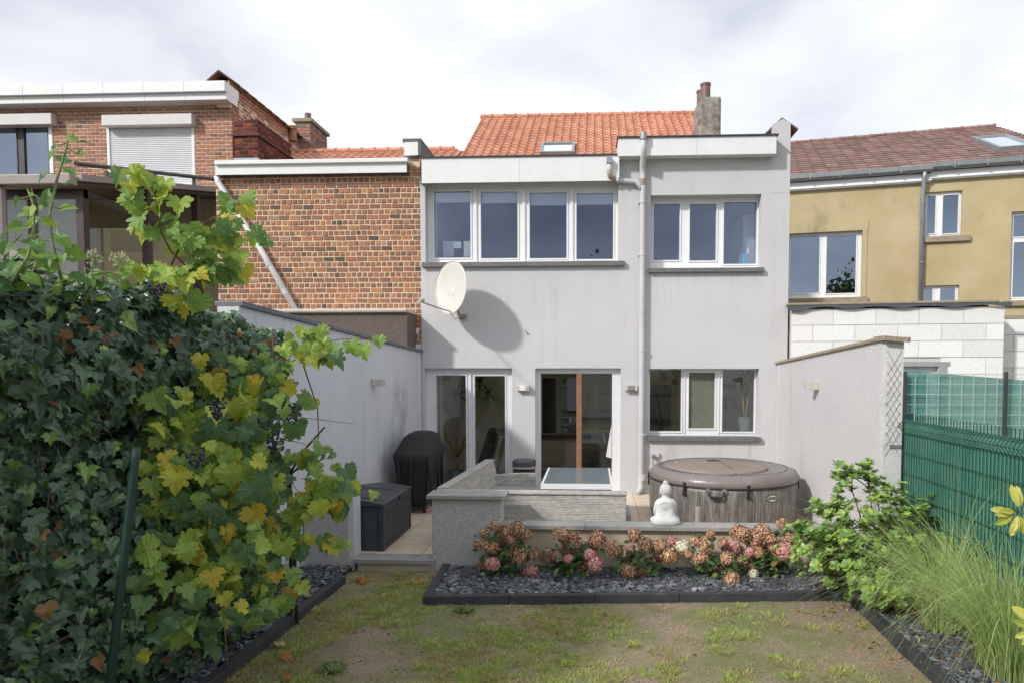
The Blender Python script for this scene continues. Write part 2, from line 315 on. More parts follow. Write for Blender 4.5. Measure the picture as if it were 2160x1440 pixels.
def brickwork(pl, parent, u0, u1, z0, z1, holes, h=.085, sw=.185, hw=.0925, bond='english', mat=m_brick, want=None, nmax=300, v=0.0, mir=False):
    S = [[], []]
    wid = [sw - .019, hw - .019]
    pro = [[brick_mesh('brick', w, h - .019, .010, mat, k * 7 + q) for q in range(4)] for k, w in enumerate(wid)]
    mes = [[p.mesh('brick', mat) for p in ps] for ps in pro]
    z = z0; row = 0; cand = []
    while z < z1 - .02:
        kind = row % 2 if bond == 'english' else 0
        w = [sw, hw][kind]; u = u0 - ((row // 2 % 2) * .045 + R.uniform(0, .02) if bond == 'english' else (row % 2) * sw / 2)
        while u < u1:
            a = u; b = u + wid[kind]; u += w
            ca, cb = max(a, u0), min(b, u1)
            if cb - ca < .03: continue
            cc = z; cd = z + h - .019
            sk = False
            for hh in holes:
                if ca < hh[1] and cb > hh[0] and cc < hh[3] and cd > hh[2]:
                    if ca >= hh[0] - .02 and cb <= hh[1] + .02 or cb - ca < .03: sk = True; break
                    if hh[2] <= cc + .03 and hh[3] >= cd - .03:
                        if ca < hh[0]: cb = min(cb, hh[0])
                        else: ca = max(ca, hh[1])
                    else: sk = True; break
            if sk or cb - ca < .03: continue
            cand.append((ca, cb, z, kind))
        z += h; row += 1
    sc_ = []
    for c in cand:
        P = pl.M @ Vector(((c[0]+c[1])/2, v, c[2] + h/2)); q = proj(P)
        vis = want(q[0], q[1]) if want else True
        sc_.append((0 if vis else 1, -(c[1]-c[0]), R.random(), c))
    order = sorted(sc_, key=lambda x: x[:3]); mb = pl.mb()
    for i, (vis, _, _, (a, b, zz, kind)) in enumerate(order):
        sx = (b - a) / wid[kind]; q = R.randrange(4); T = Matrix.Translation((a, v + R.uniform(-.002, .003), zz + R.uniform(-.003, .003))) @ Matrix.Diagonal((sx, 1, 1, 1))
        if i < nmax and vis == 0: inst('brick', mes[kind][q], pl.M @ T, parent)
        else:
            p = pro[kind][q]; mb.add([T @ Vector(x) for x in p.v], p.f)
    if mb.v: mb.build('brickwork', mat, parent, kind='stuff')
def pantile(w, l, t=.018):
    prof = [(0,.012),(.12,.05),(.26,.058),(.38,.03),(.5,.008),(.8,0),(1.0,.014)]
    mb = MB(); n = len(prof); vs = [(x*w, 0, z + t) for x, z in prof] + [(x*w, l*1.06, z) for x, z in prof] + [(x*w, 0, z - .004) for x, z in prof]
    fs = [(i, i+1, n+i+1, n+i) for i in range(n-1)] + [(2*n+i, 2*n+i+1, i+1, i) for i in range(n-1)]
    mb.add(vs, fs); return mb
def flattile(w, l, t=.028):
    mb = MB(); g = .004
    vs = [(g,0,t),(w*.5,0,t+.006),(w-g,0,t),(g,l*1.05,0.004),(w*.5,l*1.05,.010),(w-g,l*1.05,.004),(g,0,-.004),(w*.5,0,-.004),(w-g,0,-.004)]
    mb.add(vs, [(0,1,4,3),(1,2,5,4),(6,7,1,0),(7,8,2,1)]); return mb
def tiled(parent, Mt, nu, ns, w, l, proto, mat, nmax=300, rows_first=None, skip=None, jit=.004, smooth=False, want=None):
    me = proto.mesh('tile', mat, smooth=smooth); lst = []
    for j in range(ns):
        for i in range(nu):
            if skip and skip(i*w, j*l): continue
            T = Matrix.Translation((i*w, j*l + R.uniform(-jit, jit), R.uniform(0, jit))) @ Matrix.Rotation(R.uniform(-.006, .006), 4, 'Z')
            q = proj((Mt @ T).translation); vis = 0 <= q[0] <= 2160 and 0 <= q[1] and (want(*q) if want else True)
            lst.append((0 if vis else 1, j, R.random(), T))
    lst.sort(key=lambda x: x[:3]); mb = MB(Mt)
    for k, (vv, _, _, T) in enumerate(lst):
        if k < nmax and vv == 0: inst('tile', me, Mt @ T, parent)
        else: mb.add([T @ Vector(x) for x in proto.v], proto.f)
    if mb.v: mb.build('tile_rows', mat, parent, kind='stuff', smooth=smooth)
def roof_mat(o, u, s):
    u = Vector(u).normalized(); s = Vector(s).normalized(); n = u.cross(s).normalized()
    return Matrix(((u.x, s.x, n.x, o[0]), (u.y, s.y, n.y, o[1]), (u.z, s.z, n.z, o[2]), (0, 0, 0, 1)))
def ridge(parent, p0, p1, mat, r=.09, step=.36):
    p0 = Vector(p0); p1 = Vector(p1); d = p1 - p0; n = int(d.length / step); d.normalize(); me = MB()
    me.tube([(0,0,0),(step*.92,0,0),(step*.92,0,0),(step*1.04,0,0)], [r,r*.96,r*1.2,r*1.2], 8); m = me.mesh('ridge_tile', mat, smooth=False)
    a = math.atan2(d.y, d.x)
    for i in range(n): inst('ridge_tile', m, Matrix.Translation(p0 + d*step*i) @ Matrix.Rotation(a, 4, 'Z') @ Matrix.Rotation(-math.asin(d.z), 4, 'Y'), parent)
def skylight(parent, Mt, u0, u1, s0, s1):
    f = MB(Mt).holed(u0, u1, 0, .1, [], s0, s1) if False else MB(Mt)
    w = .07
    f.box(u0, u1, s0, s0+w, .02, .13).box(u0, u1, s1-w, s1, .02, .13).box(u0, u0+w, s0+w, s1-w, .02, .13).box(u1-w, u1, s0+w, s1-w, .02, .13)
    o = f.build('skylight', m_zinc, parent, bevel=.006)
    MB(Mt).box(u0+w, u1-w, s0+w, s1-w, .08, .095).build('pane', m_skyglass, o)
m_skyglass = glass('skylight_glass', (.2,.22,.25,1), .75, (.95,.97,1,1))

FY = 11.1
FA = Pl((0, FY)); fu = lambda px, py, v=0: FA.uz(px, py, v)
# ================================================================== GROUND
m_lawn, t, b = new_mat('patchy_lawn_soil')
n1 = noise_n(t, 1.1, 6, .62); n2 = noise_n(t, 7, 6, .7); n3 = noise_n(t, 60, 4, .7)
dirt = ramp(t, n3.outputs['Fac'], [(.3, (.19,.135,.095,1)), (.55, (.35,.27,.20,1)), (.75, (.48,.39,.30,1))])
moss = ramp(t, n3.outputs['Fac'], [(.3, (.12,.14,.055,1)), (.7, (.28,.285,.145,1))])
f1 = ramp(t, n1.outputs['Fac'], [(.42, (0,0,0,1)), (.56, (1,1,1,1))]); x = nd(t, 'ShaderNodeMixRGB'); t.links.new(f1.outputs[0], x.inputs[0]); t.links.new(dirt.outputs[0], x.inputs[1]); t.links.new(moss.outputs[0], x.inputs[2])
f2 = ramp(t, n2.outputs['Fac'], [(.60, (0,0,0,1)), (.72, (1,1,1,1))]); y = nd(t, 'ShaderNodeMixRGB'); t.links.new(f2.outputs[0], y.inputs[0]); t.links.new(x.outputs[0], y.inputs[1]); y.inputs[2].default_value = (.33,.28,.13,1)
t.links.new(y.outputs[0], b.inputs['Base Color']); b.inputs['Roughness'].default_value = .95; b.inputs['Specular IOR Level'].default_value = .15
nb = noise_n(t, 35, 6, .75); bump(t, b, nb.outputs['Fac'], 1.0, .02)
m_far = M('distant_ground', (.07,.08,.035,1), (.12,.10,.06,1), .3, .95)
GZ = -.13
MB().add([(-600,-600,GZ-.12),(600,-600,GZ-.12),(600,600,GZ-.12),(-600,600,GZ-.12)], [(0,1,2,3)]).build('ground', m_far, kind='structure')
def gz(x, y): return GZ + .012 * noise.noise(Vector((x*1.5, y*1.5, 0))) + .006 * noise.noise(Vector((x*6, y*6, 3)))
mb = MB(); nx, ny = 110, 130; X0, X1, Y0, Y1 = -2.75, 2.7, -1.5, 7.35
vs = [(X0 + (X1-X0)*i/nx, Y0 + (Y1-Y0)*j/ny, gz(X0 + (X1-X0)*i/nx, Y0 + (Y1-Y0)*j/ny)) for j in range(ny+1) for i in range(nx+1)]
mb.add(vs, [(j*(nx+1)+i, j*(nx+1)+i+1, (j+1)*(nx+1)+i+1, (j+1)*(nx+1)+i) for j in range(ny) for i in range(nx)])
mb.build('lawn', m_lawn, kind='structure', smooth=True)
# bed soil under the slate
m_soil = M('bed_soil', (.03,.028,.026,1), (.06,.05,.045,1), 9, .95, .6, 40, .01)
BZ = -.10
MB().box(-3.5, -2.60, 1.5, 7.2, BZ-.2, BZ).build('bed_soil_left', m_soil, kind='structure')
EX0 = atz(893, 1255, -.05).x; EY0 = atz(893, 1255, -.05).y; EX1 = atz(1785, 1246, -.05).x; EY1 = atz(1785, 1246, -.05).y
MB().prism([(EX0+.02, EY0+.05, BZ-.2), (EX1, EY1+.04, BZ-.2), (2.9, 7.3, BZ-.2), (EX0+.02, 7.3, BZ-.2)], (0,0,.2)).build('bed_soil_front', m_soil, kind='structure')
MB().box(EX1, 3.2, 1.5, EY1+.35, BZ-.2, BZ-.002).build('bed_soil_right', m_soil, kind='structure')
# edging boards, each length its own part
edging = thing('garden_edging', (0, 6.3, GZ), 'dark grey edging strips framing the patchy lawn and slate beds', 'edging')
def edge(p, q, w=.075, top=-.045, n=3):
    p = Vector(p); q = Vector(q); d = (q-p)/n; u = d.normalized(); s = Vector((-u.y, u.x, 0)) * w/2
    for i in range(n):
        a = p + d*i + u*.002; c = p + d*(i+1) - u*.002; zz = top + R.uniform(-.003, .003)
        mb = MB(); z0 = Vector((0,0,-.22)); z1 = Vector((0,0,zz))
        mb.hexa([a-s+z0, c-s+z0, c+s+z0, a+s+z0], [a-s+z1, c-s+z1, c+s+z1, a+s+z1]); mb.build('edging_strip', m_edge, edging, bevel=.004)
le = [atz(722, 1212, -.05), atz(430, 1440, -.05)]; dll = (le[1]-le[0]).normalized()
edge((le[0].x, le[0].y, 0), (le[0].x + dll.x*5.2, le[0].y + dll.y*5.2, 0), n=5)
edge((EX0, EY0, 0), (EX1, EY1, 0), n=5)
pe = atz(922, 1206, -.05); edge((EX0+.03, EY0+.045, 0), (pe.x+.03, 7.2, 0), n=1)
re = [atz(1787, 1248, -.05), atz(1992, 1440, -.05)]; drr = (re[1]-re[0]).normalized()
edge((EX1+.04, EY1+.04, 0), (EX1+.04 + drr.x*5, EY1 + drr.y*5, 0), n=5)
REX = lambda y: EX1 + .04 + (EY1 - y) * (drr.x / -drr.y)
LEX = lambda y: le[0].x + (le[0].y - y) * (dll.x / -dll.y)
# slate chips
def chips(name, inside, bb, n, zb):
    mb = MB()
    for _ in range(n):
        x = R.uniform(bb[0], bb[1]); y = R.uniform(bb[2], bb[3])
        if not inside(x, y): continue
        s = R.choice([.014,.018,.022,.028,.035,.048]) * R.uniform(.8, 1.2); k = R.choice([4,5,6]); a0 = R.uniform(0, 6.28); th = R.uniform(.003, .009)
        pts = [(s*R.uniform(.6,1.1)*math.cos(a0+6.283*i/k), s*R.uniform(.5,1.0)*math.sin(a0+6.283*i/k)) for i in range(k)]
        Mx = Matrix.Translation((x, y, zb + R.uniform(.004, .035))) @ Euler((R.gauss(0,.22), R.gauss(0,.22), R.uniform(0,6.28))).to_matrix().to_4x4()
        mb.x = Mx; mb.prism([(p[0], p[1], 0) for p in pts], (0, 0, th))
    mb.x = None; mb.build(name, m_slate, kind='stuff')
fronty = lambda x: EY0 + (EY1-EY0)*(x-EX0)/(EX1-EX0)
chips('slate_chips', lambda x, y: y > fronty(x)+.05, (EX0+.04, EX1+.15, 6.25, 7.22), 14000, BZ)
chips('slate_chips', lambda x, y: x > REX(y)+.05, (2.2, 3.05, 3.0, 6.6), 10000, BZ)
chips('slate_chips', lambda x, y: x < LEX(y)-.05, (-3.1, -2.5, 3.0, 7.1), 4500, BZ)
bpy.data.objects['slate_chips'].name = 'slate_chips'

# ================================================================== PATIO
patio = tag(bpy.data.objects.new('patio', None), kind='structure'); COL.objects.link(patio); WLD['patio'] = Vector((0,0,0))
MB().box(-3.2, 3.0, 7.34, FY+.3, -.3, -.012).build('screed', m_grout, patio)
tw, tl = .42, .42
y = 7.345
rowi = 0
while y < FY:
    x = -3.14; y1 = min(y + tl, FY + .02)
    while x < 2.98:
        x1 = min(x + tw, 2.98); MB().box(x+.003, x1-.003, y+.003, y1-.003, -.012, R.uniform(-.001,.001)).build('paving_tile', m_pave, patio); x += tw
    y += tl
# door step slab and face
sa = atz(735, 1192, -.005); sb = atz(909, 1192, -.005)
step = thing('patio_step', ((sa.x+sb.x)/2, 7.2, GZ), 'dark stone step slab between the two low roughcast piers', 'step')
MB().box(sa.x-.02, sb.x-.002, 7.10, 7.345, -.045, .002).build('slab', m_stonetop, step, bevel=.004)
MB().box(sa.x+.01, sb.x-.005, 7.14, 7.345, -.25, -.0455).build('riser', m_plaster, step)
# middle pier
pa = at(911, 1120, 7.16); pb = at(1057, 1120, 7.16); pzt = at(985, 1045, 7.11).z-.04
pier = thing('low_pier', ((pa.x+pb.x)/2, 7.3, GZ), 'square roughcast pier with stone cap in front of the wicker sofa', 'pier')
MB().box(pa.x, pb.x, 7.16, 7.42, -.3, pzt).build('shaft', m_rough, pier, bevel=.01)
MB().box(pa.x-.05, pb.x+.05, 7.11, 7.45, pzt+.0005, pzt+.04).build('cap', m_stonetop, pier, bevel=.004)
# low wall right with coping
wz = at(1300, 1118, 7.14).z; wx1 = at(1722, 1113, 7.2).x
low = thing('low_garden_wall', (.8, 7.3, GZ), 'long low cream plastered wall with grey stone coping behind the hydrangeas', 'wall')
MB().box(pb.x+.002, wx1+.25, 7.20, 7.345, -.3, wz).build('wall', m_plaster, low)
for i in range(4):
    a = pb.x+.005 + (wx1+.25-pb.x)*i/4; c = pb.x+.005 + (wx1+.25-pb.x)*(i+1)/4
    MB().box(a, c-.003, 7.14, 7.375, wz+.0005, wz+.046).build('coping_slab', m_stonetop, low, bevel=.004)
COPZ = wz + .046
# left low pier (below the vine)
la = at(745, 1130, 7.14)
lp = thing('low_pier', (la.x-.4, 7.3, GZ), 'low roughcast wall end half hidden behind the grape vine beside the step', 'pier')
MB().box(-3.6, la.x-.045, 7.14, 7.40, -.3, .66).build('shaft', m_rough, lp, bevel=.01)
MB().box(la.x-.0449, la.x, 7.16, 7.38, -.3, .64).build('end_face', m_render2, lp)

# ================================================================== SIDE GARDEN WALLS
def sloped_wall(name, p0, z0, p1, z1, th, side, m, label, capm, capw, capt, seg, parentlab='wall'):
    # p0 near facade, p1 nearer camera; inner face on the p0-p1 line, thickness away from garden
    t = thing(name, ((p0[0]+p1[0])/2, (p0[1]+p1[1])/2, GZ), label, 'wall')
    o = Vector((side*th, 0, 0)); P0 = Vector((p0[0], p0[1], 0)); P1 = Vector((p1[0], p1[1], 0))
    lo = [P0, P1, P1+o, P0+o]; hz = [z0, z1, z1, z0]; bt = Vector((0,0,-.3))
    if side > 0: idx = [0,1,2,3]
    else: idx = [3,2,1,0]
    MB().hexa([lo[i]+bt for i in idx], [lo[i]+Vector((0,0,hz[i])) for i in idx]).build('wall', m, t)
    for k in range(seg):
        a = k/seg; c = (k+1)/seg - .002; A = P0.lerp(P1, a); B = P0.lerp(P1, c); za = z0+(z1-z0)*a+.001; zb = z0+(z1-z0)*c+.001
        e = Vector((side*capw, 0, 0)); s = [A-e, B-e, B+o+e, A+o+e]; hh = [za, zb, zb, za]; ii = [0,1,2,3] if side > 0 else [3,2,1,0]
        MB().hexa([s[i]+Vector((0,0,hh[i])) for i in ii], [s[i]+Vector((0,0,hh[i]+capt)) for i in ii]).build('coping', capm, t, bevel=.008)
    return t
c0 = at(888, 744, FY-.02)
LWX1 = -3.2
m_leadcap = M('lead_grey_coping', (.10,.105,.12,1), (.17,.175,.19,1), 6, .5, .1, 60, .002)
sloped_wall('garden_wall', (c0.x, FY-.01), c0.z, (LWX1, 6.05), 2.60, .2, -1, m_render2, 'tall blue grey rendered wall with dark coping left of the barbecue', m_leadcap, .035, .05, 5)
r0 = at(1639, 768, FY-.02); r1 = at(1861, 719, 6.98)
rw = sloped_wall('garden_wall', (r0.x, FY-.01), r0.z, (r1.x, 6.98), r1.z, .17, 1, m_render, 'pale grey rendered wall with sloping concrete coping right of the hot tub', m_copin, .03, .04, 4)
m_patch = M('patchy_white_plaster', (.60,.60,.60,1), (.72,.72,.71,1), 5, .9, .7, 40, .008, dirt=((.30,.29,.27,1), 6, .60, .7), fine=.2)
MB().box(r1.x+.012, r1.x+.19, 6.93, 6.979, -.2, r1.z-.002).build('end_face', m_patch, rw)
mb = MB()   # diamond scratches in the plaster of the wall end
for k in range(9):
    z = r1.z - .1 - k*.1
    for s in (1, -1):
        a = (r1.x+.03 if s > 0 else r1.x+.17, 6.926, z); bb = (r1.x+.17 if s > 0 else r1.x+.03, 6.926, z-.24)
        mb.tube([a, bb], .0022, 4)
mb.build('mesh_imprint', m_copin, rw)
MB().prism([(r1.x-.03, 6.86, r1.z+.002), (r1.x+.2, 6.86, r1.z-.02), (r1.x+.27, 6.97, r1.z-.01), (r1.x+.2, 7.12, r1.z+.001), (r1.x-.03, 7.12, r1.z+.001)], (0,0,.047)).build('coping_end', m_copin, rw)

# ================================================================== GREY HOUSE
house = thing('terraced_house', (0, FY, 0), 'grey rendered house with white fascia boards and white window frames in the middle', 'house')
xl = fu(888, 600)[0]; xr = fu(1663, 600)[0]; xm = fu(1305, 360)[0]
zt1 = fu(1000, 384)[1]; zt2 = fu(1500, 328)[1]
W1 = (fu(897,450)[0], fu(1304,450)[0], fu(1100,553)[1], zt1-.002)
W2 = (fu(1372,500)[0], fu(1605,500)[0], fu(1480,566)[1], fu(1480,411)[1])
W3 = (fu(1368,850)[0], fu(1600,850)[0], fu(1480,921)[1], fu(1480,777)[1])
D1 = (fu(896,850)[0], fu(1080,850)[0], .0, fu(1000,776)[1])
D2 = (fu(1129,850)[0], fu(1309,850)[0], .0, fu(1200,776)[1])
FA.mb().holed(xl, xr, -.3, zt2+.25, [W1, W2, W3, D1, D2, (xl-1, xm, zt1, zt2+2)], 0, .32).build('wall', m_render, house)
# right parapet pillar with sloped top
a1 = fu(1628, 300); a2 = fu(1667, 300); pt = fu(1652, 252)[1]; ps = fu(1640, 260)[1]
x0, x1 = a1[0], a2[0]; zc = zt2+.2503
FA.mb().prism([(x0, -.003, zt2-.6), (x1+.001, -.003, zt2-.6), (x1, -.003, ps), ((x0+x1)/2+.02, -.003, pt), (x0+.01, -.003, ps-.02)], (0, .6, 0)).build('parapet', m_render, house)
for k in range(7):
    mb = FA.mb(); y = .04+k*.3; dz = -.0
    mb.prism([(x0-.12, y, ps-.19), ((x0+x1)/2+.02, y, pt+.012), (x1+.13, y, ps-.1), (x1+.13, y, ps-.07), ((x0+x1)/2+.02, y, pt+.045), (x0-.12, y, ps-.16)], (0, .31, 0)); mb.build('coping_tile', m_browntile, house)
FA.mb().box(x0+.0, x1, .6, 2.4, zt2-.2, ps-.2).build('parapet_back', m_render, house)
# flat roofs and side walls
f1z = fu(1100, 336)[1]; f2z = fu(1500, 288)[1]
m_roofing = M('dark_roof_membrane', (.06,.065,.075,1), (.09,.095,.105,1), 3, .7)
FA.mb().box(xl+.05, xm, .34, 6.2, f1z-.2, f1z-.06).build('flat_roof', m_roofing, house)
FA.mb().box(xm+.03, x0, .33, 6.2, f2z-.2, f2z-.06).build('flat_roof', m_roofing, house)
FA.mb().box(xl+.02, xl+.2, .33, 6.2, -.2, f1z-.21).box(xr-.2, xr-.001, .33, 6.2, -.2, f2z-.21).build('side_walls', m_render, house)
# fascias: separate boards
def boards(mbf, u0, u1, n, v0, v1, z0, z1, parent, mat, nails=True):
    for i in range(n):
        a = u0+(u1-u0)*i/n; c = u0+(u1-u0)*(i+1)/n
        o = mbf().box(a+.0015, c-.0015, v0, v1, z0, z1).build('fascia_board', mat, parent)
        if nails:
            mb = mbf()
            for k in range(4):
                for zz in (.25, .75):
                    mb.box(a+(c-a)*(.1+.8*k/3)-.006, a+(c-a)*(.1+.8*k/3)+.006, v0-.003, v0-.0005, z0+(z1-z0)*zz-.006, z0+(z1-z0)*zz+.006)
            mb.build('screw_head', m_pvc, o)
boards(FA.mb, fu(889,360,-.12)[0], fu(1306,360,-.12)[0], 2, -.12, -.095, fu(1100,384,-.12)[1], f1z, house, m_white)
boards(FA.mb, fu(1304,300,-.2)[0], fu(1638,300,-.2)[0], 2, -.2, -.175, fu(1480,327,-.2)[1], fu(1480,289,-.2)[1], house, m_white)
z2t = fu(1480,289,-.2)[1]; z2b = fu(1480,327,-.2)[1]; ul = fu(1304,300,-.2)[0]; ur = fu(1638,300,-.2)[0]
FA.mb().box(ul-.002, ul+.018, -.1745, 2.5, z2b+.02-.35, z2t).build('fascia_board', m_white, house)
FA.mb().box(ul+.02, ur-.002, -.1745, -.0005, z2b, z2b+.015).build('soffit', m_white, house)
FA.mb().box(ul-.02, ur+.03, -.225, .3, z2t+.001, z2t+.022).build('roof_trim', m_dark, house)
FA.mb().box(fu(889,360,-.12)[0]-.01, fu(1305,360,-.12)[0]-.02, -.145, .33, f1z+.001, f1z+.02).build('roof_trim', m_dark, house)
FA.mb().box(xl+.02, xm-.01, -.0945, .0, zt1-.03, zt1-.008).build('soffit', m_copin, house)
# windows
P1 = pane_px(FA, [(915,993,404,544),(1014,1092,405,545),(1117,1195,407,545),(1216,1293,408,547)], .17)
w = window(FA, house, W1, P1, .17, sill=(fu(889,555,-.07)[0], fu(1318,555,-.07)[0], fu(1100,562,-.07)[1], fu(1100,552,-.07)[1]), outer_in=.0)
u = FA.mb()
for a, bb, c, d in P1: pass
for i, pp in enumerate(P1):
    FA.mb().box(pp[0]+.01, pp[1]-.01, .235, .25, pp[3]-.17-.02*(i == 2), pp[3]+.02).build('roller_blind', m_white, w)
for px in (1003, 1105, 1206):
    c = fu(px, 470, .17)[0]; FA.mb().box(c-.025, c+.025, .145, .1545, W1[2]+.02, W1[3]-.05).build('mullion', m_frame, w, bevel=.004)
P2 = pane_px(FA, [(1379,1433,431,549),(1455,1510,431,550),(1527,1595,427,557)], .2)
w2 = window(FA, house, W2, P2, .2, sill=(fu(1368,565,-.07)[0], fu(1612,565,-.07)[0], fu(1480,574,-.07)[1], fu(1480,565,-.07)[1]))
P3 = pane_px(FA, [(1371,1436,778,909),(1453,1507,785,903),(1524,1590,779,910)], .16)
w3 = window(FA, house, W3, P3, .16, gl=m_glasslow, sill=(fu(1366,925,-.07)[0], fu(1606,925,-.07)[0], fu(1480,930,-.07)[1], fu(1480,921,-.07)[1]))
m_screen = M('grey_window_screen', (.26,.24,.22,1), (.30,.28,.26,1), 2, .9); a, bb, c, d = P3[1]
FA.mb().box(a+.005, bb-.005, .198, .205, c+.005, d-.005).build('insect_screen', m_screen, w3)
for (p, ww) in ((1443, w3), (1515, w3)):
    c = fu(p, 850, .16)[0]; FA.mb().box(c-.012, c+.012, .139, .1455, W3[2]+.04, W3[3]-.005).build('mullion', m_frame, ww, bevel=.003)
PD = pane_px(FA, [(920,984,791,1002),(1001,1066,792,1002)], .12)
PD = [(a, bb, .12, d) for a, bb, c, d in PD]
d1 = window(FA, house, D1, PD, .12, frame=m_oldframe, gl=m_glasslow, name='patio_door')
c = fu(992, 850, .12)[0]; FA.mb().box(c-.02, c+.02, .085, .1055, .05, D1[3]-.1).build('mullion', m_oldframe, d1, bevel=.004)
ia = fu(1141, 850, .12)[0]; ib = fu(1291, 850, .12)[0]; iz = fu(1200, 787, .12)[1]; ic = fu(1216, 850, .12)[0]; idd = fu(1227, 850, .12)[0]
d2 = FA.mb().holed(D2[0], D2[1], 0, D2[3], [(ia, ib, .04, iz)], .1, .17).build('patio_door', m_oldframe, house, bevel=.004)
FA.mb().box(ic, idd, .05, .19, .04, iz-.003).build('bare_wood_stile', m_orangewood, d2, bevel=.006, label='stripped orange brown weathered wooden stile')
FA.mb().box(idd, ib, .14, .15, .06, iz).build('pane', m_glasslow, d2)
# cloth tucked at the door
cl = FA.mb(); q0 = fu(1290, 893, .09); q1 = fu(1278, 962, .09); q2 = fu(1290, 966, .09)
cl.prism([(q0[0], .09, q0[1]), (q1[0], .075, q1[1]), (q2[0], .09, q2[1])], (0, .012, 0)); o = cl.build('white_towel', m_white, smooth=False); tag(o, 'white cloth hanging from the right jamb of the open patio door', 'towel')
# rooms
def room(pl, parent, u0, u1, v0, v1, z0, z1, mat, fmat=None, name='room'):
    mb = pl.mb(); v = [(u0,v0,z0),(u1,v0,z0),(u1,v1,z0),(u0,v1,z0),(u0,v0,z1),(u1,v0,z1),(u1,v1,z1),(u0,v1,z1)]
    mb.add(v, [(2,3,7,6),(1,2,6,5),(3,0,4,7),(4,5,6,7)]); o = mb.build(name, mat, parent)
    pl.mb().add([(u0,v0,z0),(u1,v0,z0),(u1,v1,z0),(u0,v1,z0)], [(0,1,2,3)]).build('room_floor', fmat or mat, parent)
    return o
m_floor = M('room_floor_tile', (.42,.35,.28,1), (.5,.42,.34,1), 3, .4)
room(FA, house, xl+.22, xr-.22, .323, 2.45, .01, 2.45, m_wallin, m_floor)
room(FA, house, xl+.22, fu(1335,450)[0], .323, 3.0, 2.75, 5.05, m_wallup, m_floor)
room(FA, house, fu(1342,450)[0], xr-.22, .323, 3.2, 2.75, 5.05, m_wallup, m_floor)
# downpipes
pipe = FA.mb(); px = lambda a, b2, v=-.07: (fu(a, b2, v)[0], v, fu(a, b2, v)[1])
p0 = px(1357, 284, -.26); 
pp = [px(1357,284,-.26), px(1357,330,-.24), px(1355,350,-.08), px(1356,372), px(1354,735), px(1352,1000), px(1352,1028), px(1343,1040,-.1)]
dp = pipe.tube(pp, .046, 12).build('downpipe', m_pvc, house, smooth=True)
FA.mb().tube([px(1357,281,-.26), px(1357,295,-.26)], .058, 10).build('outlet', m_zinc, dp)
for y in (428, 538, 738, 916):
    c = px(1356, y); FA.mb().tube([(c[0], c[1], c[2]-.008), (c[0], c[1], c[2]+.008)], .056, 12).box(c[0]-.075, c[0]-.05, -.075, -.001, c[2]-.008, c[2]+.008).build('bracket', m_pvc, dp)
for y in (385, 1005):
    c = px(1355, y); FA.mb().tube([(c[0], c[1], c[2]-.05), (c[0], c[1], c[2]+.05)], .052, 12).build('coupling', m_pvcb if y == 385 else m_pvc, dp)
FA.mb().tube([px(1285,345,-.18), px(1285,362,-.17), px(1290,374,-.12), px(1302,381), px(1340,383), px(1348,390), px(1354,402)], .04, 10).build('branch_pipe', m_pvc, dp, smooth=True)
FA.mb().tube([px(1285,358,-.175), px(1287,372,-.14), px(1298,380,-.08)], .044, 10).build('brown_elbow', m_pvcb, dp, smooth=True)
FA.mb().box(px(1279,335)[0], px(1291,335)[0], -.23, -.13, px(1285,346,-.18)[2], px(1285,333,-.18)[2]).build('hopper', m_zinc, dp, bevel=.005)
# tiled main roof
RY0, RY1 = 17.4, 21.0
rl0 = at(970, 338, RY0); rl1 = at(1017, 250, RY1); rr1 = at(1520, 257, RY1)
zb = rl0.z; ztp = rl1.z; RX0 = (rl0.x + rl1.x)/2; RX1 = RX0 + 6.7
sv = Vector((0, RY1-RY0, ztp-zb)); sl_ = sv.length; T = roof_mat((RX0, RY0, zb), (1,0,0), sv)
roof = MB(T).box(0, RX1-RX0, -2.2, sl_, -.14, -.012).build('roof', m_tile, house)
rs = .272; ns = int((sl_+.6)/rs); T2 = T @ Matrix.Translation((0, sl_ - ns*rs, 0))
tiled(roof, T2, int((RX1-RX0)/.222), ns, .222, rs, pantile(.222, rs), m_tile, 300, smooth=False, want=lambda x, y: y < 333 and (x < 1300 or y < 284))
ridge(roof, (RX0-.05, RY1+.02, ztp+.03), (RX1, RY1+.02, ztp+.03), m_tile)
MB().box(RX0+.05, RX1-.05, RY0-.4, RY1, -.3, zb-.5).build('main_block', m_render, house)
su = T.inverted() @ at(1142, 331, RY0+.35); sv2 = T.inverted() @ at(1208, 331, RY0+.35)
skylight(roof, T, su.x-.02, sv2.x+.05, .15, .9+.15)
ca = at(1474, 280, 17.9); cb = at(1521, 280, 17.9); ctop = at(1490, 203, 17.9).z
m_chim = M('lichened_chimney', (.13,.115,.09,1), (.52,.49,.44,1), 5.5, .95, .8, 30, .02, dirt=((.26,.10,.05,1), 3.2, .57, 1), fine=.4)
ch = MB().box(ca.x, cb.x, 17.9, 18.9, zb-.5, ctop).build('chimney', m_chim, house, bevel=.06)
m_pot = M('brown_clay_pot', (.15,.085,.075,1), (.22,.13,.11,1), 4, .5)
for q, yy in ((1488, 18.1), (1480, 18.55)):
    c = at(q, 200, yy); MB().lathe((c.x, yy, ctop), [(.13, -.02), (.125, .3), (.14, .34), (.14, .38), (.09, .38)], 14).build('chimney_pot', m_pot, ch, smooth=False)
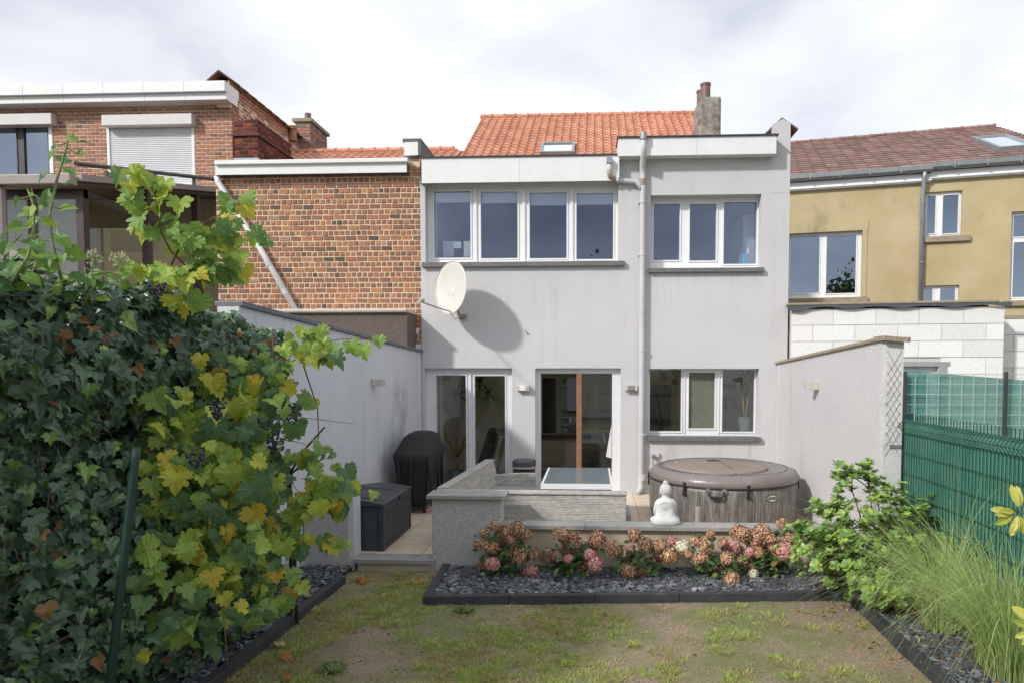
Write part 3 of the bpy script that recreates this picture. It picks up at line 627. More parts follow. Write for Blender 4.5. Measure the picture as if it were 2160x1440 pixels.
# kitchen / room contents
def simple(name, mb, mat, label, cat, **k):
    o = mb.build(name, mat, **k); return tag(o, label, cat)
def yucca(pos, h, heads, label, ln=.45, nb=26):
    t = thing('yucca_plant', pos, label, 'plant'); P = Vector(pos)
    mb = MB(); mb.tube([P, P + Vector((.03, 0, h*.35)), P + Vector((.0, .02, h*.45))], [.035, .03, .028], 8)
    tips = []
    for hx, hy, hz in heads:
        e = P + Vector((hx, hy, hz)); mb.tube([P + Vector((0, .02, h*.42)), P + Vector((hx*.55, hy*.5, h*.42+(hz-h*.42)*.4)), e], [.025, .02, .017], 6); tips.append(e)
    mb.build('trunk', m_yt, t, smooth=True)
    for e in tips:
        lm = MB()
        for k in range(nb):
            a = R.uniform(0, 6.283); el = R.uniform(-.3, 1.3); d = Vector((math.cos(a)*math.cos(el), math.sin(a)*math.cos(el), math.sin(el))); L_ = ln*R.uniform(.7, 1.1)
            s = d.cross(Vector((0,0,1))).normalized() * .014; pts = []
            for j in range(5):
                f = j/4; q = e + d*L_*f + Vector((0,0,-.55*L_*f*f)); wv = s*(1-f*.95) * (0.6 if j == 0 else 1); pts += [q-wv, q+wv]
            lm.add(pts, [(2*j, 2*j+1, 2*j+3, 2*j+2) for j in range(4)])
        lm.build('leaf_head', m_yl, t)
    MB().lathe(P, [(.11, 0), (.14, .24), (.145, .25), (.12, .25), (.115, .22)], 16).build('pot', m_pot2, t, smooth=False); return t
m_yt = M('yucca_trunk', (.22,.14,.07,1), (.36,.26,.15,1), 30, .9, .5, 60, .004); m_yl = leaf_mat('yucca_leaf', [(0,(.04,.09,.02,1)),(.6,(.09,.17,.03,1)),(1,(.22,.32,.06,1))], .4); m_pot2 = M('grey_green_pot', (.16,.22,.22,1), (.2,.27,.27,1), 3, .6)
c = at(962, 1010, 11.75)
yucca((c.x, 11.75, .02), 1.05, [(-.3,0,1.35), (.02,.05,1.55), (.42,.0,1.75), (.55,.1,1.55)], 'tall branching yucca with drooping leaves behind the left patio door glass', .55, 40)
c = at(1572, 905, 11.6)
yucca((c.x, 11.6, .98), .38, [(-.07,0,.9), (.06,0,.98)], 'forked yucca in a grey green pot inside the ground floor window', .42, 34)
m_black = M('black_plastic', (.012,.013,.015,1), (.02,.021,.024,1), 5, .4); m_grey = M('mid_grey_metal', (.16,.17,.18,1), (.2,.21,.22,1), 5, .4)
tm = thing('folded_treadmill', (at(1030,1000,11.9).x, 11.9, .02), 'folded black exercise treadmill leaning inside the left patio door', 'treadmill')
mb = MB(); a = at(1003, 985, 11.9); bq = at(1030, 905, 11.95); cc = at(1046, 910, 11.95); dd = at(1022, 1000, 11.9)
mb.prism([(a.x, 11.9, .25), (dd.x+.03, 11.9, .12), (cc.x+.02, 11.95, cc.z), (bq.x, 11.95, bq.z)], (0, .5, 0)); mb.build('deck', m_black, tm, bevel=.01)
for k in (0, .3):
    s0 = at(1040, 1015, 11.9); s1 = at(1064, 908, 11.9); MB().tube([(s0.x, 12+k, .05), (s1.x, 12+k, s1.z)], .02, 8).build('upright', m_grey, tm)
s1 = at(1055, 912, 11.9); MB().box(s1.x-.1, s1.x+.08, 11.85, 12.4, s1.z-.05, s1.z+.03).build('console', m_black, tm, bevel=.01)
m_red = M('red_knob', (.4,.02,.015,1), (.45,.03,.02,1), 5, .4); s1 = at(1034, 940, 11.85); MB().sphere((s1.x, 11.85, s1.z), .03).build('knob', m_red, tm)
# inner back wall: window and radiator, dark sill
wi = at(1142, 800, 13.45); wj = at(1222, 912, 13.45)
bw = thing('inner_window', (wi.x, 13.45, wj.z), 'beige framed inner window seen through the open patio door', 'window')
IW = Pl((0, 13.45)); q0 = IW.uz(1142, 792); q1 = IW.uz(1236, 916)
m_beige = M('beige_frame', (.40,.34,.24,1), (.44,.38,.28,1), 5, .6)
hs = [(q0[0]+.02, IW.uz(1173,0)[0], IW.uz(0,907)[1], IW.uz(0,796)[1]), (IW.uz(1184,0)[0], q1[0]-.1, IW.uz(0,907)[1], IW.uz(0,796)[1])]
IW.mb().holed(q0[0]-.3, q1[0], q1[1], q0[1], hs, 0, .05).build('frame', m_beige, bw, bevel=.004)
for h_ in hs: IW.mb().box(h_[0], h_[1], .02, .026, h_[2], h_[3]).build('pane', m_glasslow, bw)
IW.mb().box(q0[0]-.3, q1[0]+.1, -.12, .05, q1[1]-.06, q1[1]-.002).build('sill', M('dark_red_sill', (.06,.018,.014,1), (.08,.025,.02,1), 4, .4), bw)
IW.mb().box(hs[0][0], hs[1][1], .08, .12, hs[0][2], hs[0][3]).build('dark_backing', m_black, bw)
ra = IW.uz(1141, 928); rb = IW.uz(1191, 985)
rt = thing('radiator', (ra[0], 13.4, .1), 'ribbed cream radiator under the inner window', 'radiator')
IW.mb().box(ra[0]-.3, rb[0], -.1, -.06, .15, ra[1]).build('panel', m_beige, rt, bevel=.005)
mb = IW.mb()
for k in range(20):
    uu = ra[0]-.28 + k*(rb[0]-ra[0]+.27)/19.5; mb.box(uu, uu+.022, -.112, -.1, .18, ra[1]-.03)
mb.build('ribs', m_beige, rt)
simple('laundry_bin', MB().hexa([(at(1229,0,12.6).x,12.5,.02),(at(1262,0,12.6).x,12.5,.02),(at(1262,0,12.6).x,12.9,.02),(at(1229,0,12.6).x,12.9,.02)], [(at(1227,0,12.6).x,12.48,.62),(at(1266,0,12.6).x,12.48,.62),(at(1266,0,12.6).x,12.92,.62),(at(1227,0,12.6).x,12.92,.62)]), m_black, 'dark lidded hamper behind the glass right of the wooden stile', 'bin', bevel=.01)
cab = thing('glass_cabinet', (at(1275,0,13.1).x, 13.1, .02), 'pale shelf unit behind the right door glass', 'shelf')
u0_, u1_ = at(1265,900,13.1).x, at(1289,900,13.1).x
for z in (.05,.45,.85,1.2,1.55,1.9): MB().box(u0_+.02, u1_, 13.1, 13.4, z, z+.025).build('shelf_board', m_beige, cab)
MB().box(u0_-.02, u0_+.0195, 13.1, 13.4, .02, 1.95).build('side_panel', m_beige, cab)
# right room: door frame, shelves
m_oak = M('oak_frame', (.32,.17,.05,1), (.38,.22,.075,1), 6, .5, streak=(4,4,.5))
RW = Pl((0, 13.45)); a = RW.uz(1352, 798); bq = RW.uz(1428, 950)
idr = thing('inner_door', (a[0], 13.45, 0), 'oak framed dark doorway behind the left pane of the ground floor window', 'door')
RW.mb().holed(a[0], bq[0], .02, a[1], [(a[0]+.12, bq[0]-.12, .02, a[1]-.12)], 0, .08).build('frame', m_oak, idr); RW.mb().box(a[0]+.12, bq[0]-.12, .1, .14, .02, a[1]-.12).build('unlit_passage_panel', m_black, idr)  # black panel in the doorway, darkness of the unlit passage as colour
SH = Pl((0, 12.9)); shf = thing('wall_shelf', (at(1540,850,12.9).x, 12.9, 1), 'cream wall shelves with boxes behind the right pane of the ground floor window', 'shelf')
s0, s1 = SH.uz(1518, 830)[0], SH.uz(1560, 830)[0]
for y in (834, 862, 904): SH.mb().box(s0, s1, 0, .3, SH.uz(0, y)[1]-.035, SH.uz(0, y)[1]).build('shelf_board', m_beige, shf)
for (p0_, p1_, yt, yb, cc) in ((1521,1530,890,902,(.4,.12,.05,1)), (1532,1553,886,902,(.55,.53,.5,1)), (1532,1556,846,861,(.45,.44,.42,1)), (1524,1531,842,861,(.10,.09,.13,1)), (1525,1552,808,820,(.07,.06,.10,1))):
    A = SH.uz(p0_, yt, .1); B = SH.uz(p1_, yb, .1)
    simple('storage_carton', SH.mb().box(A[0], B[0], .08, .25, B[1], A[1]), M('carton_'+str(p0_)+str(yt), cc, cc, 3, .7), {(1521):'small orange carton on the bottom shelf inside the window', 1532:'pale carton on a shelf inside the ground floor window', 1524:'dark narrow carton on the middle shelf inside the window', 1525:'dark flat box high on the shelves inside the window'}[p0_] + (' at the middle level' if yt == 846 else ''), 'box')
# upper window items
m_paper = M('white_paper', (.55,.56,.57,1), (.6,.6,.6,1), 4, .8)
UP = Pl((0, 11.45))
for x0_, x1_, y0_, y1_, lb in ((934,957,509,542,'tall white notice sheet inside the upper left window'),(957,973,510,524,'small tilted paper note inside the upper left window'),(978,992,509,542,'pale sheet at the right of the upper left pane')):
    A = UP.uz(x0_, y0_); B = UP.uz(x1_, y1_); simple('paper_sheet', UP.mb().box(A[0], B[0], 0, .004, B[1], A[1]), m_paper, lb, 'paper')
A = FA.uz(1563, 549, .4); cb_ = simple('blue_crate', FA.mb().box(A[0], FA.uz(1583,0,.4)[0], .3, .45, W2[2]+.02, FA.uz(0,549,.4)[1]-.01), M('light_blue_plastic', (.12,.40,.62,1), (.15,.45,.66,1), 4, .4), 'light blue plastic tub on the sill of the upper right window', 'tub', bevel=.01)
bt = FA.uz(1577, 549, .4); bo = FA.mb(); cx = bt[0]; zb_ = FA.uz(0,549,.4)[1]-.01
bo.x = FA.M @ Matrix.Translation((cx, .38, 0)); bo.lathe((0,0,0), [(.025, zb_), (.025, zb_+.08), (.01, zb_+.1), (.01, zb_+.13)], 10); simple('soap_bottle', bo, m_frame, 'small white bottle standing on the light blue tub', 'bottle')
gc = FA.uz(1504, 549, .33); bo = FA.mb(); bo.x = FA.M @ Matrix.Translation((gc[0], .33, 0)); bo.lathe((0,0,0), [(.03, W2[2]+.03), (.03, W2[2]+.12), (.008, W2[2]+.14), (.008, W2[2]+.18)], 10); simple('soap_dispenser', bo, m_frame, 'clear soap dispenser behind the middle pane of the upper right window', 'dispenser')
m_cabw = M('white_cabinet', (.55,.57,.58,1), (.6,.61,.62,1), 3, .4)
simple('kitchen_cabinet', FA.mb().box(FA.uz(1566,0,.9)[0], FA.uz(1595,0,.4)[0]+.3, .6, 1.9, 3.7, 4.6), m_cabw, 'white wall cupboard seen through the right pane of the upper right window', 'cupboard')

# ================================================================== BRICK HOUSE WITH ENGLISH BOND (middle left)
bh = thing('brick_house', (-4.5, FY, 0), 'red and orange brick house wall with pale mortar beside the grey house', 'house')
BX0 = fu(458, 500, .02)[0]; bzt = fu(650, 345, .02)[1]
BP = Pl((0, FY+.02))
BP.mb().box(BX0, xl-.003, 0, .3, -.3, bzt).build('wall', m_mortar, bh)
brickwork(BP, bh, BX0, xl-.004, .9, bzt-.06, [], want=lambda x, y: 500 < x < 884 and 366 < y < 652 and not (x < 640 and y > 560 + (x-500)*.45), nmax=300, bond='english')
zp = fu(870, 328, .02)[1]
BP.mb().box(fu(864,350)[0], xl-.003, .0, .3, bzt+.0003, zp).build('pier', m_mortar, bh)
brickwork(BP, bh, fu(864,350)[0], xl-.004, bzt+.01, zp-.02, [], nmax=12)
boards(BP.mb, fu(452,355,-.15)[0], fu(857,350,-.15)[0], 3, -.15, -.13, fu(650,366,-.15)[1], fu(650,346,-.15)[1], bh, m_white, False)
BP.mb().box(fu(450,355,-.2)[0], fu(859,350,-.2)[0], -.2, .3, fu(650,346,-.15)[1]+.001, fu(650,337,-.15)[1]).build('gutter_trim', m_white, bh, bevel=.01)
BP.mb().box(fu(452,355,-.15)[0], fu(857,350,-.15)[0], -.129, -.0115, fu(650,366,-.15)[1]+.004, fu(650,366,-.15)[1]+.02).build('soffit', m_roofing, bh)
BP.mb().box(BX0, xl-.1, .31, 4.4, bzt-.1, bzt+.05).build('flat_roof', m_roofing, bh)
# white-faced grey capped box over the pier
A = fu(848, 292, -.05); B = fu(888, 328, -.05)
cx_ = BP.mb().box(A[0]+.03, B[0]-.05, -.06, -.03, B[1]+.005, A[1]-.06).build('white_panel', m_white, bh)
m_lead = M('dark_lead_flashing', (.075,.08,.09,1), (.12,.125,.14,1), 6, .5)
BP.mb().box(A[0], B[0], -.05, 1.4, A[1]-.055, A[1]).box(B[0]-.065, B[0], -.05, 1.4, B[1], A[1]-.0555).box(A[0]+.03, B[0]-.066, -.029, 1.3, B[1]+.005, A[1]-.0556).build('parapet_box', m_lead, bh, bevel=.004)
# diagonal pipe
pq = lambda x, y, v=-.09: (fu(x, y, v)[0], v, fu(x, y, v)[1])
dpp = BP.mb().tube([pq(456,372), pq(459,384), pq(545,520), pq(630,668)], .048, 12).build('downpipe', m_pvcw if False else m_white, bh, smooth=True, label='white plastic drain pipe running diagonally')
for x, y in ((565,556), (600,616)): BP.mb().tube([pq(x-3, y-5), pq(x+3, y+5)], .055, 12).build('coupling', m_pvc, dpp)
# roughcast lean-to with cream coping behind the garden wall
m_brownrough = M('brown_roughcast', (.14,.105,.09,1), (.20,.155,.135,1), 25, .95, .9, 70, .01, fine=.4)
A = at(628, 660, 10.55); B = at(859, 725, 10.55)
lt = thing('lean_to_store', ((A.x+B.x)/2, 10.8, 0), 'brown roughcast lean-to with cream coping below the brick wall', 'shed')
MB().box(A.x-.4, B.x, 10.55, 11.095, -.2, A.z).build('wall', m_brownrough, lt)
MB().tube([(A.x-.5, 10.52, A.z+.025), (B.x+.0, 10.52, A.z+.025)], .032, 8).box(A.x-.5, B.x+.01, 10.53, 11.09, A.z+.001, A.z+.04).build('coping', M('cream_coping', (.50,.45,.38,1), (.58,.52,.45,1), 6, .8), lt)
A = fu(862, 692); B = fu(884, 704); BP.mb().box(A[0], B[0], -.03, -.012, B[1], A[1]).build('patch_plate', m_white, bh)
A = fu(852, 705); B = fu(860, 727); vt = BP.mb().box(A[0], B[0], -.04, -.012, B[1], A[1]).build('air_vent', m_cream, bh)
mb = BP.mb()
for k in range(4): z = B[1] + (A[1]-B[1])*(k+.3)/4.3; mb.box(A[0]+.01, B[0]-.01, -.043, -.041, z, z+.02)
mb.build('slot', m_black, vt)
A = fu(864, 726); B = fu(888, 740); BP.mb().box(A[0], B[0]-.004, -.06, -.012, B[1], A[1]).build('ledge', m_white, bh)
# its tiled roof behind
q0 = at(640, 336, 17.5); q1 = at(680, 317, 18.6); q2 = at(985, 324, 18.6)
zz0 = at(700, 341, 17.5).z; zz1 = at(800, 321, 18.6).z; sx = at(600,330,18.6).x; ex = RX0-.06
sv = Vector((0, 1.1, zz1-zz0)); T = roof_mat((sx, 17.5, zz0), (1,0,0), sv); rf = MB(T).box(0, ex-sx, -1.5, sv.length, -.14, -.012).build('roof', m_tile, bh)
T2 = T @ Matrix.Translation((0, sv.length - 6*.30, 0)); tiled(rf, T2, int((ex-sx)/.235), 6, .235, .30, pantile(.235, .30), m_tile, 120, want=lambda x, y: x > 680 and y < 338)
ridge(rf, (sx, 18.62, zz1+.03), (ex, 18.62, zz1+.03), m_tile)
MB().box(sx, ex-.05, 17.0, 18.6, -.3, zz0-.6).build('main_block', m_mortar, bh)

# ================================================================== ROSE BRICK HOUSE (far left)
AY = 15.6; AP = Pl((0, AY)); au = lambda x, y, v=0: AP.uz(x, y, v)
ah = thing('brick_house', (-11, AY, 0), 'rose brick house at the far left with a closed white roller shutter', 'house')
AX1 = au(493, 400)[0]; azt = au(300, 224)[1]
HA1 = (au(-110,300)[0], au(110,300)[0], au(50,382)[1], au(50,262)[1]); HA2 = (au(226,300)[0], au(410,300)[0], au(300,393)[1], au(300,262)[1])
AP.mb().holed(-15.5, AX1-.001, -.3, azt+.1, [HA1, HA2], 0, .3).build('wall', m_mortar, ah)
brickwork(AP, ah, au(-60,300)[0], AX1-.002, au(0,420)[1] if False else au(300,470)[1], azt, [(h_[0]-.02, h_[1]+.02, h_[2]-.02, h_[3]+.01) for h_ in (HA1, HA2)], h=.0845, sw=.195, hw=.0975, bond='stretcher', mat=m_brickA, want=lambda x, y: 0 < x < 492 and 224 < y < 400 and (x > 440 or not (y > 390 - max(0, 175-x)*.0 and x < 440)), nmax=300)
AP.mb().box(-15.4, -8.3, .31, 6, -.2, azt+.2).build('main_block', m_mortar, ah)
# corbelled side wall running back
SP = Pl((AX1, AY)); SM = Matrix.Translation((AX1, AY, 0)) @ Matrix.Rotation(rad(90), 4, 'Z')
class PlS(Pl):
    pass
side = Pl((AX1, AY), rad(90))
zsA = at(484, 172, AY).z
side.mb().box(0.002, 4.6, 0.0, .32, 3.0, zsA).build('side_wall', m_mortar, ah)
brickwork(side, ah, 0.0, 4.6, azt-1.9, zsA-.05, [], h=.0845, sw=.195, hw=.0975, bond='stretcher', mat=m_brick, want=lambda x, y: True, nmax=140)
# corbels at the corner
brickwork(Pl((AX1-.3, AY-.1)), ah, 0, .3, azt+.0, zsA-.03, [], h=.0845, sw=.15, hw=.075, mat=m_brick, nmax=10)
MB().box(AX1-.3, AX1-.001, AY-.099, AY-.001, azt-.1, zsA-.02).build('corbel', m_mortar, ah)
m_dred = M('dark_red_clay', (.11,.045,.03,1), (.17,.075,.05,1), 9, .85, .4, 50, .005, fine=.3)
for k in range(12):
    y0_ = AY-.25 + k*.4; me = MB(); xc = AX1-.16; z = zsA - .01 - k*.004
    me.prism([(xc-.28, y0_, z-.09), (xc, y0_, z+.13), (xc+.27, y0_, z-.07), (xc+.27, y0_, z-.03), (xc, y0_, z+.17), (xc-.28, y0_, z-.05)], (0, .43, .02)); me.build('coping_tile', m_dred, ah)
# roof edge boards / gutter
def strip(px0, px1, yt, yb, v0, v1, name, mat, n):
    A = au(px0, yt, v0); B = au(px1, yb, v0)
    for i in range(n):
        a = A[0]+(B[0]-A[0])*i/n; c = A[0]+(B[0]-A[0])*(i+1)/n; AP.mb().box(a+.002, c-.002, v0, v1, B[1], A[1]).build(name, mat, ah, bevel=.006)
strip(-120, 474, 183, 192, -.42, .2, 'gutter_board', m_white, 7)
strip(-120, 478, 193, 210, -.34, .15, 'fascia_board', m_white, 7)
A = au(-120, 214, -.45); B = au(462, 222, -.45); AP.mb().box(A[0], B[0], -.335, -.015, azt+.03, azt+.06).build('soffit', m_white, ah)
# windows and shutters of the rose brick house
gA = M('roller_shutter_white', (.72,.73,.76,1), (.78,.79,.81,1), 3, .4, fine=.03)
shf_ = AP.mb().holed(HA2[0], HA2[1], HA2[2], HA2[3], [(HA2[0]+.06, HA2[1]-.06, HA2[2]+.04, HA2[3]-.01)], -.01, .05).build('window', m_frame, ah, label='window closed by a white roller shutter')
n = 32; hh = (HA2[3]-HA2[2]-.05)/n
for k in range(n):
    z = HA2[2]+.04+k*hh; mb = AP.mb(); a, c = HA2[0]+.062, HA2[1]-.062
    mb.add([(a,.02,z),(c,.02,z),(c,.006,z+hh*.5),(a,.006,z+hh*.5),(c,.02,z+hh*.94),(a,.02,z+hh*.94),(c,.03,z+hh),(a,.03,z+hh)], [(0,1,2,3),(3,2,4,5),(5,4,6,7)]); mb.build('slat', gA, shf_)
A = au(213, 243, -.2); B = au(404, 262, -.2)
m_boxt = M('beige_white_housing', (.62,.60,.57,1), (.68,.66,.64,1), 3, .5)
AP.mb().box(A[0], B[0], -.2, -.012, B[1], A[1]).build('shutter_box', m_boxt, shf_, bevel=.01)
AP.mb().box(HA2[0]-.02, HA2[1]+.03, -.1, .05, HA2[2]-.05, HA2[2]-.002).build('sill', m_boxt, shf_)
pa_ = pane_px(AP, [(-90,38,270,378),(50,104,270,378)], .06)
wA = window(AP, ah, HA1, pa_, .06, frame=m_dark, gl=m_glassdark, bead=.02)
AP.mb().box(HA1[1]-.07, HA1[1]+.02, -.02, .059, HA1[2], HA1[3]).box(HA1[0], HA1[1]-.071, -.02, .059, HA1[3]-.07, HA1[3]).build('white_surround', m_frame, wA)
A = au(-110, 243, -.2); B = au(108, 262, -.2); AP.mb().box(A[0], B[0], -.2, -.012, B[1], A[1]).build('shutter_box', m_boxt, wA, bevel=.01)
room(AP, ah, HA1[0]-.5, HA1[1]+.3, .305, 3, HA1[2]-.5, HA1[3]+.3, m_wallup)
# chimneys
ck = Pl((at(495,300,15.2).x, 15.2)); cu = lambda x, y: ck.uz(x, y)
w_ = cu(543, 300)[0]; z0_ = cu(520, 345)[1]; z1_ = cu(520, 253)[1]; zm = cu(520, 285)[1]
c1 = ck.mb().box(0, w_, 0, 1.7, z0_, z1_).build('chimney', m_brickdark, ah)
def bw_box(pl_front, wd, dp, z0, z1, parent, mat):
    brickwork(pl_front, parent, 0, wd, z0, z1, [], h=.086, sw=.21, hw=.1, bond='stretcher', mat=mat, nmax=60)
    s = Pl(pl_front.M @ Vector((wd, 0, 0)), rad(90)); brickwork(s, parent, 0, dp, z0, z1, [], h=.086, sw=.21, hw=.1, bond='stretcher', mat=mat, nmax=60)
bw_box(ck, w_, 1.7, z0_+.12, z1_-.02, c1, m_brickdark)
ck.mb().box(-.05, w_+.05, -.05, 1.75, zm-.03, zm+.02).build('string_course', m_dred, c1)
ck.mb().box(-.02, w_+.03, -.03, 1.73, z0_-.1, z0_+.11).build('zinc_flashing', m_zinc, c1)
ck2 = Pl((at(624,300,19.2).x, 19.2)); cu = lambda x, y: ck2.uz(x, y); w_ = cu(655, 300)[0]; z0_ = cu(640, 345)[1]; z1_ = cu(640, 258)[1]
c2 = ck2.mb().box(0, w_, 0, 1.2, z0_-.5, z1_).build('chimney', m_chim, ah); bw_box(ck2, w_, 1.2, z0_-.3, z1_-.05, c2, m_brickA)
ck2.mb().box(-.07, w_+.07, -.07, 1.27, z1_, z1_+.09).build('cap', m_copin, c2)
mb = ck2.mb(); mb.x = ck2.M @ Matrix.Translation((w_*.55, .3, z1_+.09)); mb.lathe((0,0,0), [(.09,0),(.09,.25),(.07,.25)], 12).build('chimney_pot', m_pot, c2)
A = at(617, 275, 18.6); MB().lathe((A.x, 18.6, A.z-.3), [(.11,0),(.1,.3),(.12,.32),(.12,.4),(.07,.4)], 12).build('clay_pot', M('orange_clay', (.34,.17,.07,1), (.40,.22,.1,1), 4, .7), c2)

# ================================================================== VERANDA (lean-to glazed room, left)
VX = -8.0; vf = atx(172, 392, VX); vb = at(500, 412, 15.5); Yf = vf.y
vr = thing('veranda', (VX-2, Yf, 0), 'brown framed glazed veranda with sloping roof behind the ivy hedge', 'veranda')
zf = vf.z; zbk = vb.z
rr_ = MB().hexa([(-14.5, Yf-.25, zf-.06), (VX+.12, Yf-.25, zf-.06), (VX+.12, 15.55, zbk-.06), (-14.5, 15.55, zbk-.06)], [(-14.5, Yf-.25, zf+.06), (VX+.12, Yf-.25, zf+.06), (VX+.12, 15.55, zbk+.06), (-14.5, 15.55, zbk+.06)]).build('roof', m_brownal, vr)
MB().box(-14.5, VX+.14, Yf-.42, Yf-.26, zf-.08, zf+.07).build('gutter', m_taupe, vr, bevel=.015)
MB().hexa([(VX+.121, Yf-.25, zf+.0), (VX+.2, Yf-.25, zf+.0), (VX+.2, 15.5, zbk+.0), (VX+.121, 15.5, zbk)], [(VX+.121, Yf-.25, zf+.1), (VX+.2, Yf-.25, zf+.1), (VX+.2, 15.5, zbk+.1), (VX+.121, 15.5, zbk+.1)]).build('edge_trim', m_taupe, vr)
MB().tube([(VX+.15, Yf-.3, zf+.25), (VX+.15, 15.3, zbk+.22)], .035, 8).build('awning_rail', m_brownal, vr)
for k in range(4):
    f = (k+.3)/4; yy = Yf+(15.3-Yf)*f; z = zf+(zbk-zf)*f; MB().box(VX+.13, VX+.17, yy-.03, yy+.03, z+.1005, z+.24).build('rail_bracket', m_dark, vr)
m_beigewall = M('painted_beige_brick', (.42,.35,.24,1), (.47,.40,.29,1), 3, .9, .2, 20, .01)
for x in (VX, VX-1.6, VX-3.4): MB().box(x-.06, x+.06, Yf-.06, Yf+.06, 0, zf-.061).build('post', m_brownal, vr)
for y in (Yf+1.55, Yf+3.1, 15.4): MB().box(VX-.06, VX+.06, y-.06, y+.06, 0, zf-.07+(zbk-zf)*(y-Yf)/(15.5-Yf)).build('post', m_brownal, vr)
gd = MB().box(VX-5.2, VX-.06, Yf-.01, Yf+.0, 1, zf-.2); gd.build('front_pane', m_glasslow, vr)
MB().box(VX-.005, VX+.005, Yf+.06, 15.34, 1.2, zf-.07).build('side_pane', m_glasslow, vr)
MB().box(VX-.055, VX+.055, Yf+.06, 15.3, 2.95, 3.05).build('transom', m_brownal, vr)
MB().box(VX-5.2, VX+.06, Yf-.05, Yf+.05, zf-.2, zf-.0605).build('head_beam', m_brownal, vr)
A = at(36, 400, Yf); MB().tube([(A.x, Yf-.3, zf-.1), (A.x, Yf-.3, 1)], .07, 8).build('downpipe', m_taupe, vr)
MB().box(-14.4, VX-.1, 15.42, 15.58, 0, zbk-.1).build('back_wall', m_beigewall, vr)
MB().box(-14.4, VX+.1, Yf-.1, 15.4, .4, .5).build('floor_slab', m_grout, vr)
A = at(232, 520, 15.3); MB().box(A.x, A.x+1.0, 15.33, 15.41, A.z-.1, A.z+.35).build('dark_panel', m_black, vr)
A = au(436, 403, -.1); AP.mb().box(A[0], au(500, 403, -.1)[0], -.12, -.012, A[1]-.08, A[1]).build('flashing', m_white, ah)

# ================================================================== OCHRE HOUSES (right)
o0 = at(1663, 402, 16.2); o1 = at(2160, 376, 15.14); ang = math.atan2(o1.y-o0.y, o1.x-o0.x)
OP = Pl((o0.x, o0.y), ang); ou = lambda x, y, v=0: OP.uz(x, y, v)
oh = thing('ochre_house', (o0.x+1.5, 16, 0), 'ochre rendered house with brown tiled roof right of the grey house', 'house')
oz = o0.z; up = ou(1948, 500)[0]; ue = ou(2300, 500)[0]
HO1 = (ou(1664,550)[0], ou(1818,550)[0], ou(1740,628)[1], ou(1740,490)[1])
OP.mb().holed(-1.2, up, 0, oz, [HO1], 0, .3).build('wall', m_ochre, oh)
po = pane_px(OP, [(1668,1727,501,618),(1744,1804,499,618)], .1)
window(OP, oh, HO1, po, .1, gl=m_glassdark, sill=(ou(1655,630)[0], ou(1830,630)[0], ou(1740,641)[1], ou(1740,629)[1]), sillmat=m_copin)
OP.mb().box(HO1[0]-.1, HO1[1]+.12, -.02, -.001, HO1[3]+.001, HO1[3]+.22).box(HO1[1]+.001, HO1[1]+.1, -.018, -.001, HO1[2], HO1[3]).build('plaster_band', m_ochre, oh)
oh2 = thing('ochre_house', (ou(2150,0)[0]+o0.x, 15, 0), 'ochre rendered house with small windows at the far right beyond the zinc pipe', 'house')
HO2 = (ou(1944,450)[0]+.06, ou(2029,450)[0], ou(1990,499)[1], ou(1990,404)[1]); HO3 = (HO2[0], ou(2023,620)[0], ou(1990,652)[1], ou(1990,602)[1]); HO4 = (ou(2131,550)[0], ou(2240,550)[0], ou(2150,634)[1], ou(2150,446)[1])
OP.mb().holed(up+.0005, ue, 0, oz, [HO2, HO3, HO4], 0, .3).build('wall', m_ochre, oh2)
window(OP, oh2, HO2, pane_px(OP, [(1956,1972,414,493),(1989,2020,413,492)], .08), .08, gl=m_glassdark, sill=(HO2[0]-.08, ou(2046,500)[0], ou(1990,511)[1], ou(1990,499)[1]), sillmat=m_copin)
window(OP, oh2, HO3, pane_px(OP, [(1952,1966,609,645),(1983,2014,608,645)], .08), .08, gl=m_glassdark)
w4 = window(OP, oh2, HO4, pane_px(OP, [(2138,2190,456,498),(2138,2190,512,626)], .1), .1, gl=m_glassdark, sill=(HO4[0]-.1, HO4[1]+.1, HO4[2]-.12, HO4[2]-.002), sillmat=m_copin)
m_curt = M('orange_brown_curtain', (.36,.15,.04,1), (.22,.09,.03,1), 14, .8, streak=(6,6,.3)); mb = OP.mb(); A = ou(2146,500,.28)[0]
for k in range(16): mb.box(A+k*.06, A+k*.06+.05, .25+.02*(k%2), .28+.02*(k%2), HO4[2], HO4[3])
mb.build('curtain', m_curt, w4)
room(OP, oh, HO1[0]-.4, HO1[1]+.3, .305, 3, HO1[2]-.5, HO1[3]+.3, m_wallup); room(OP, oh2, HO2[0]-.2, HO4[1]+.3, .305, 3, HO3[2]-.3, HO2[3]+.3, m_wallup)
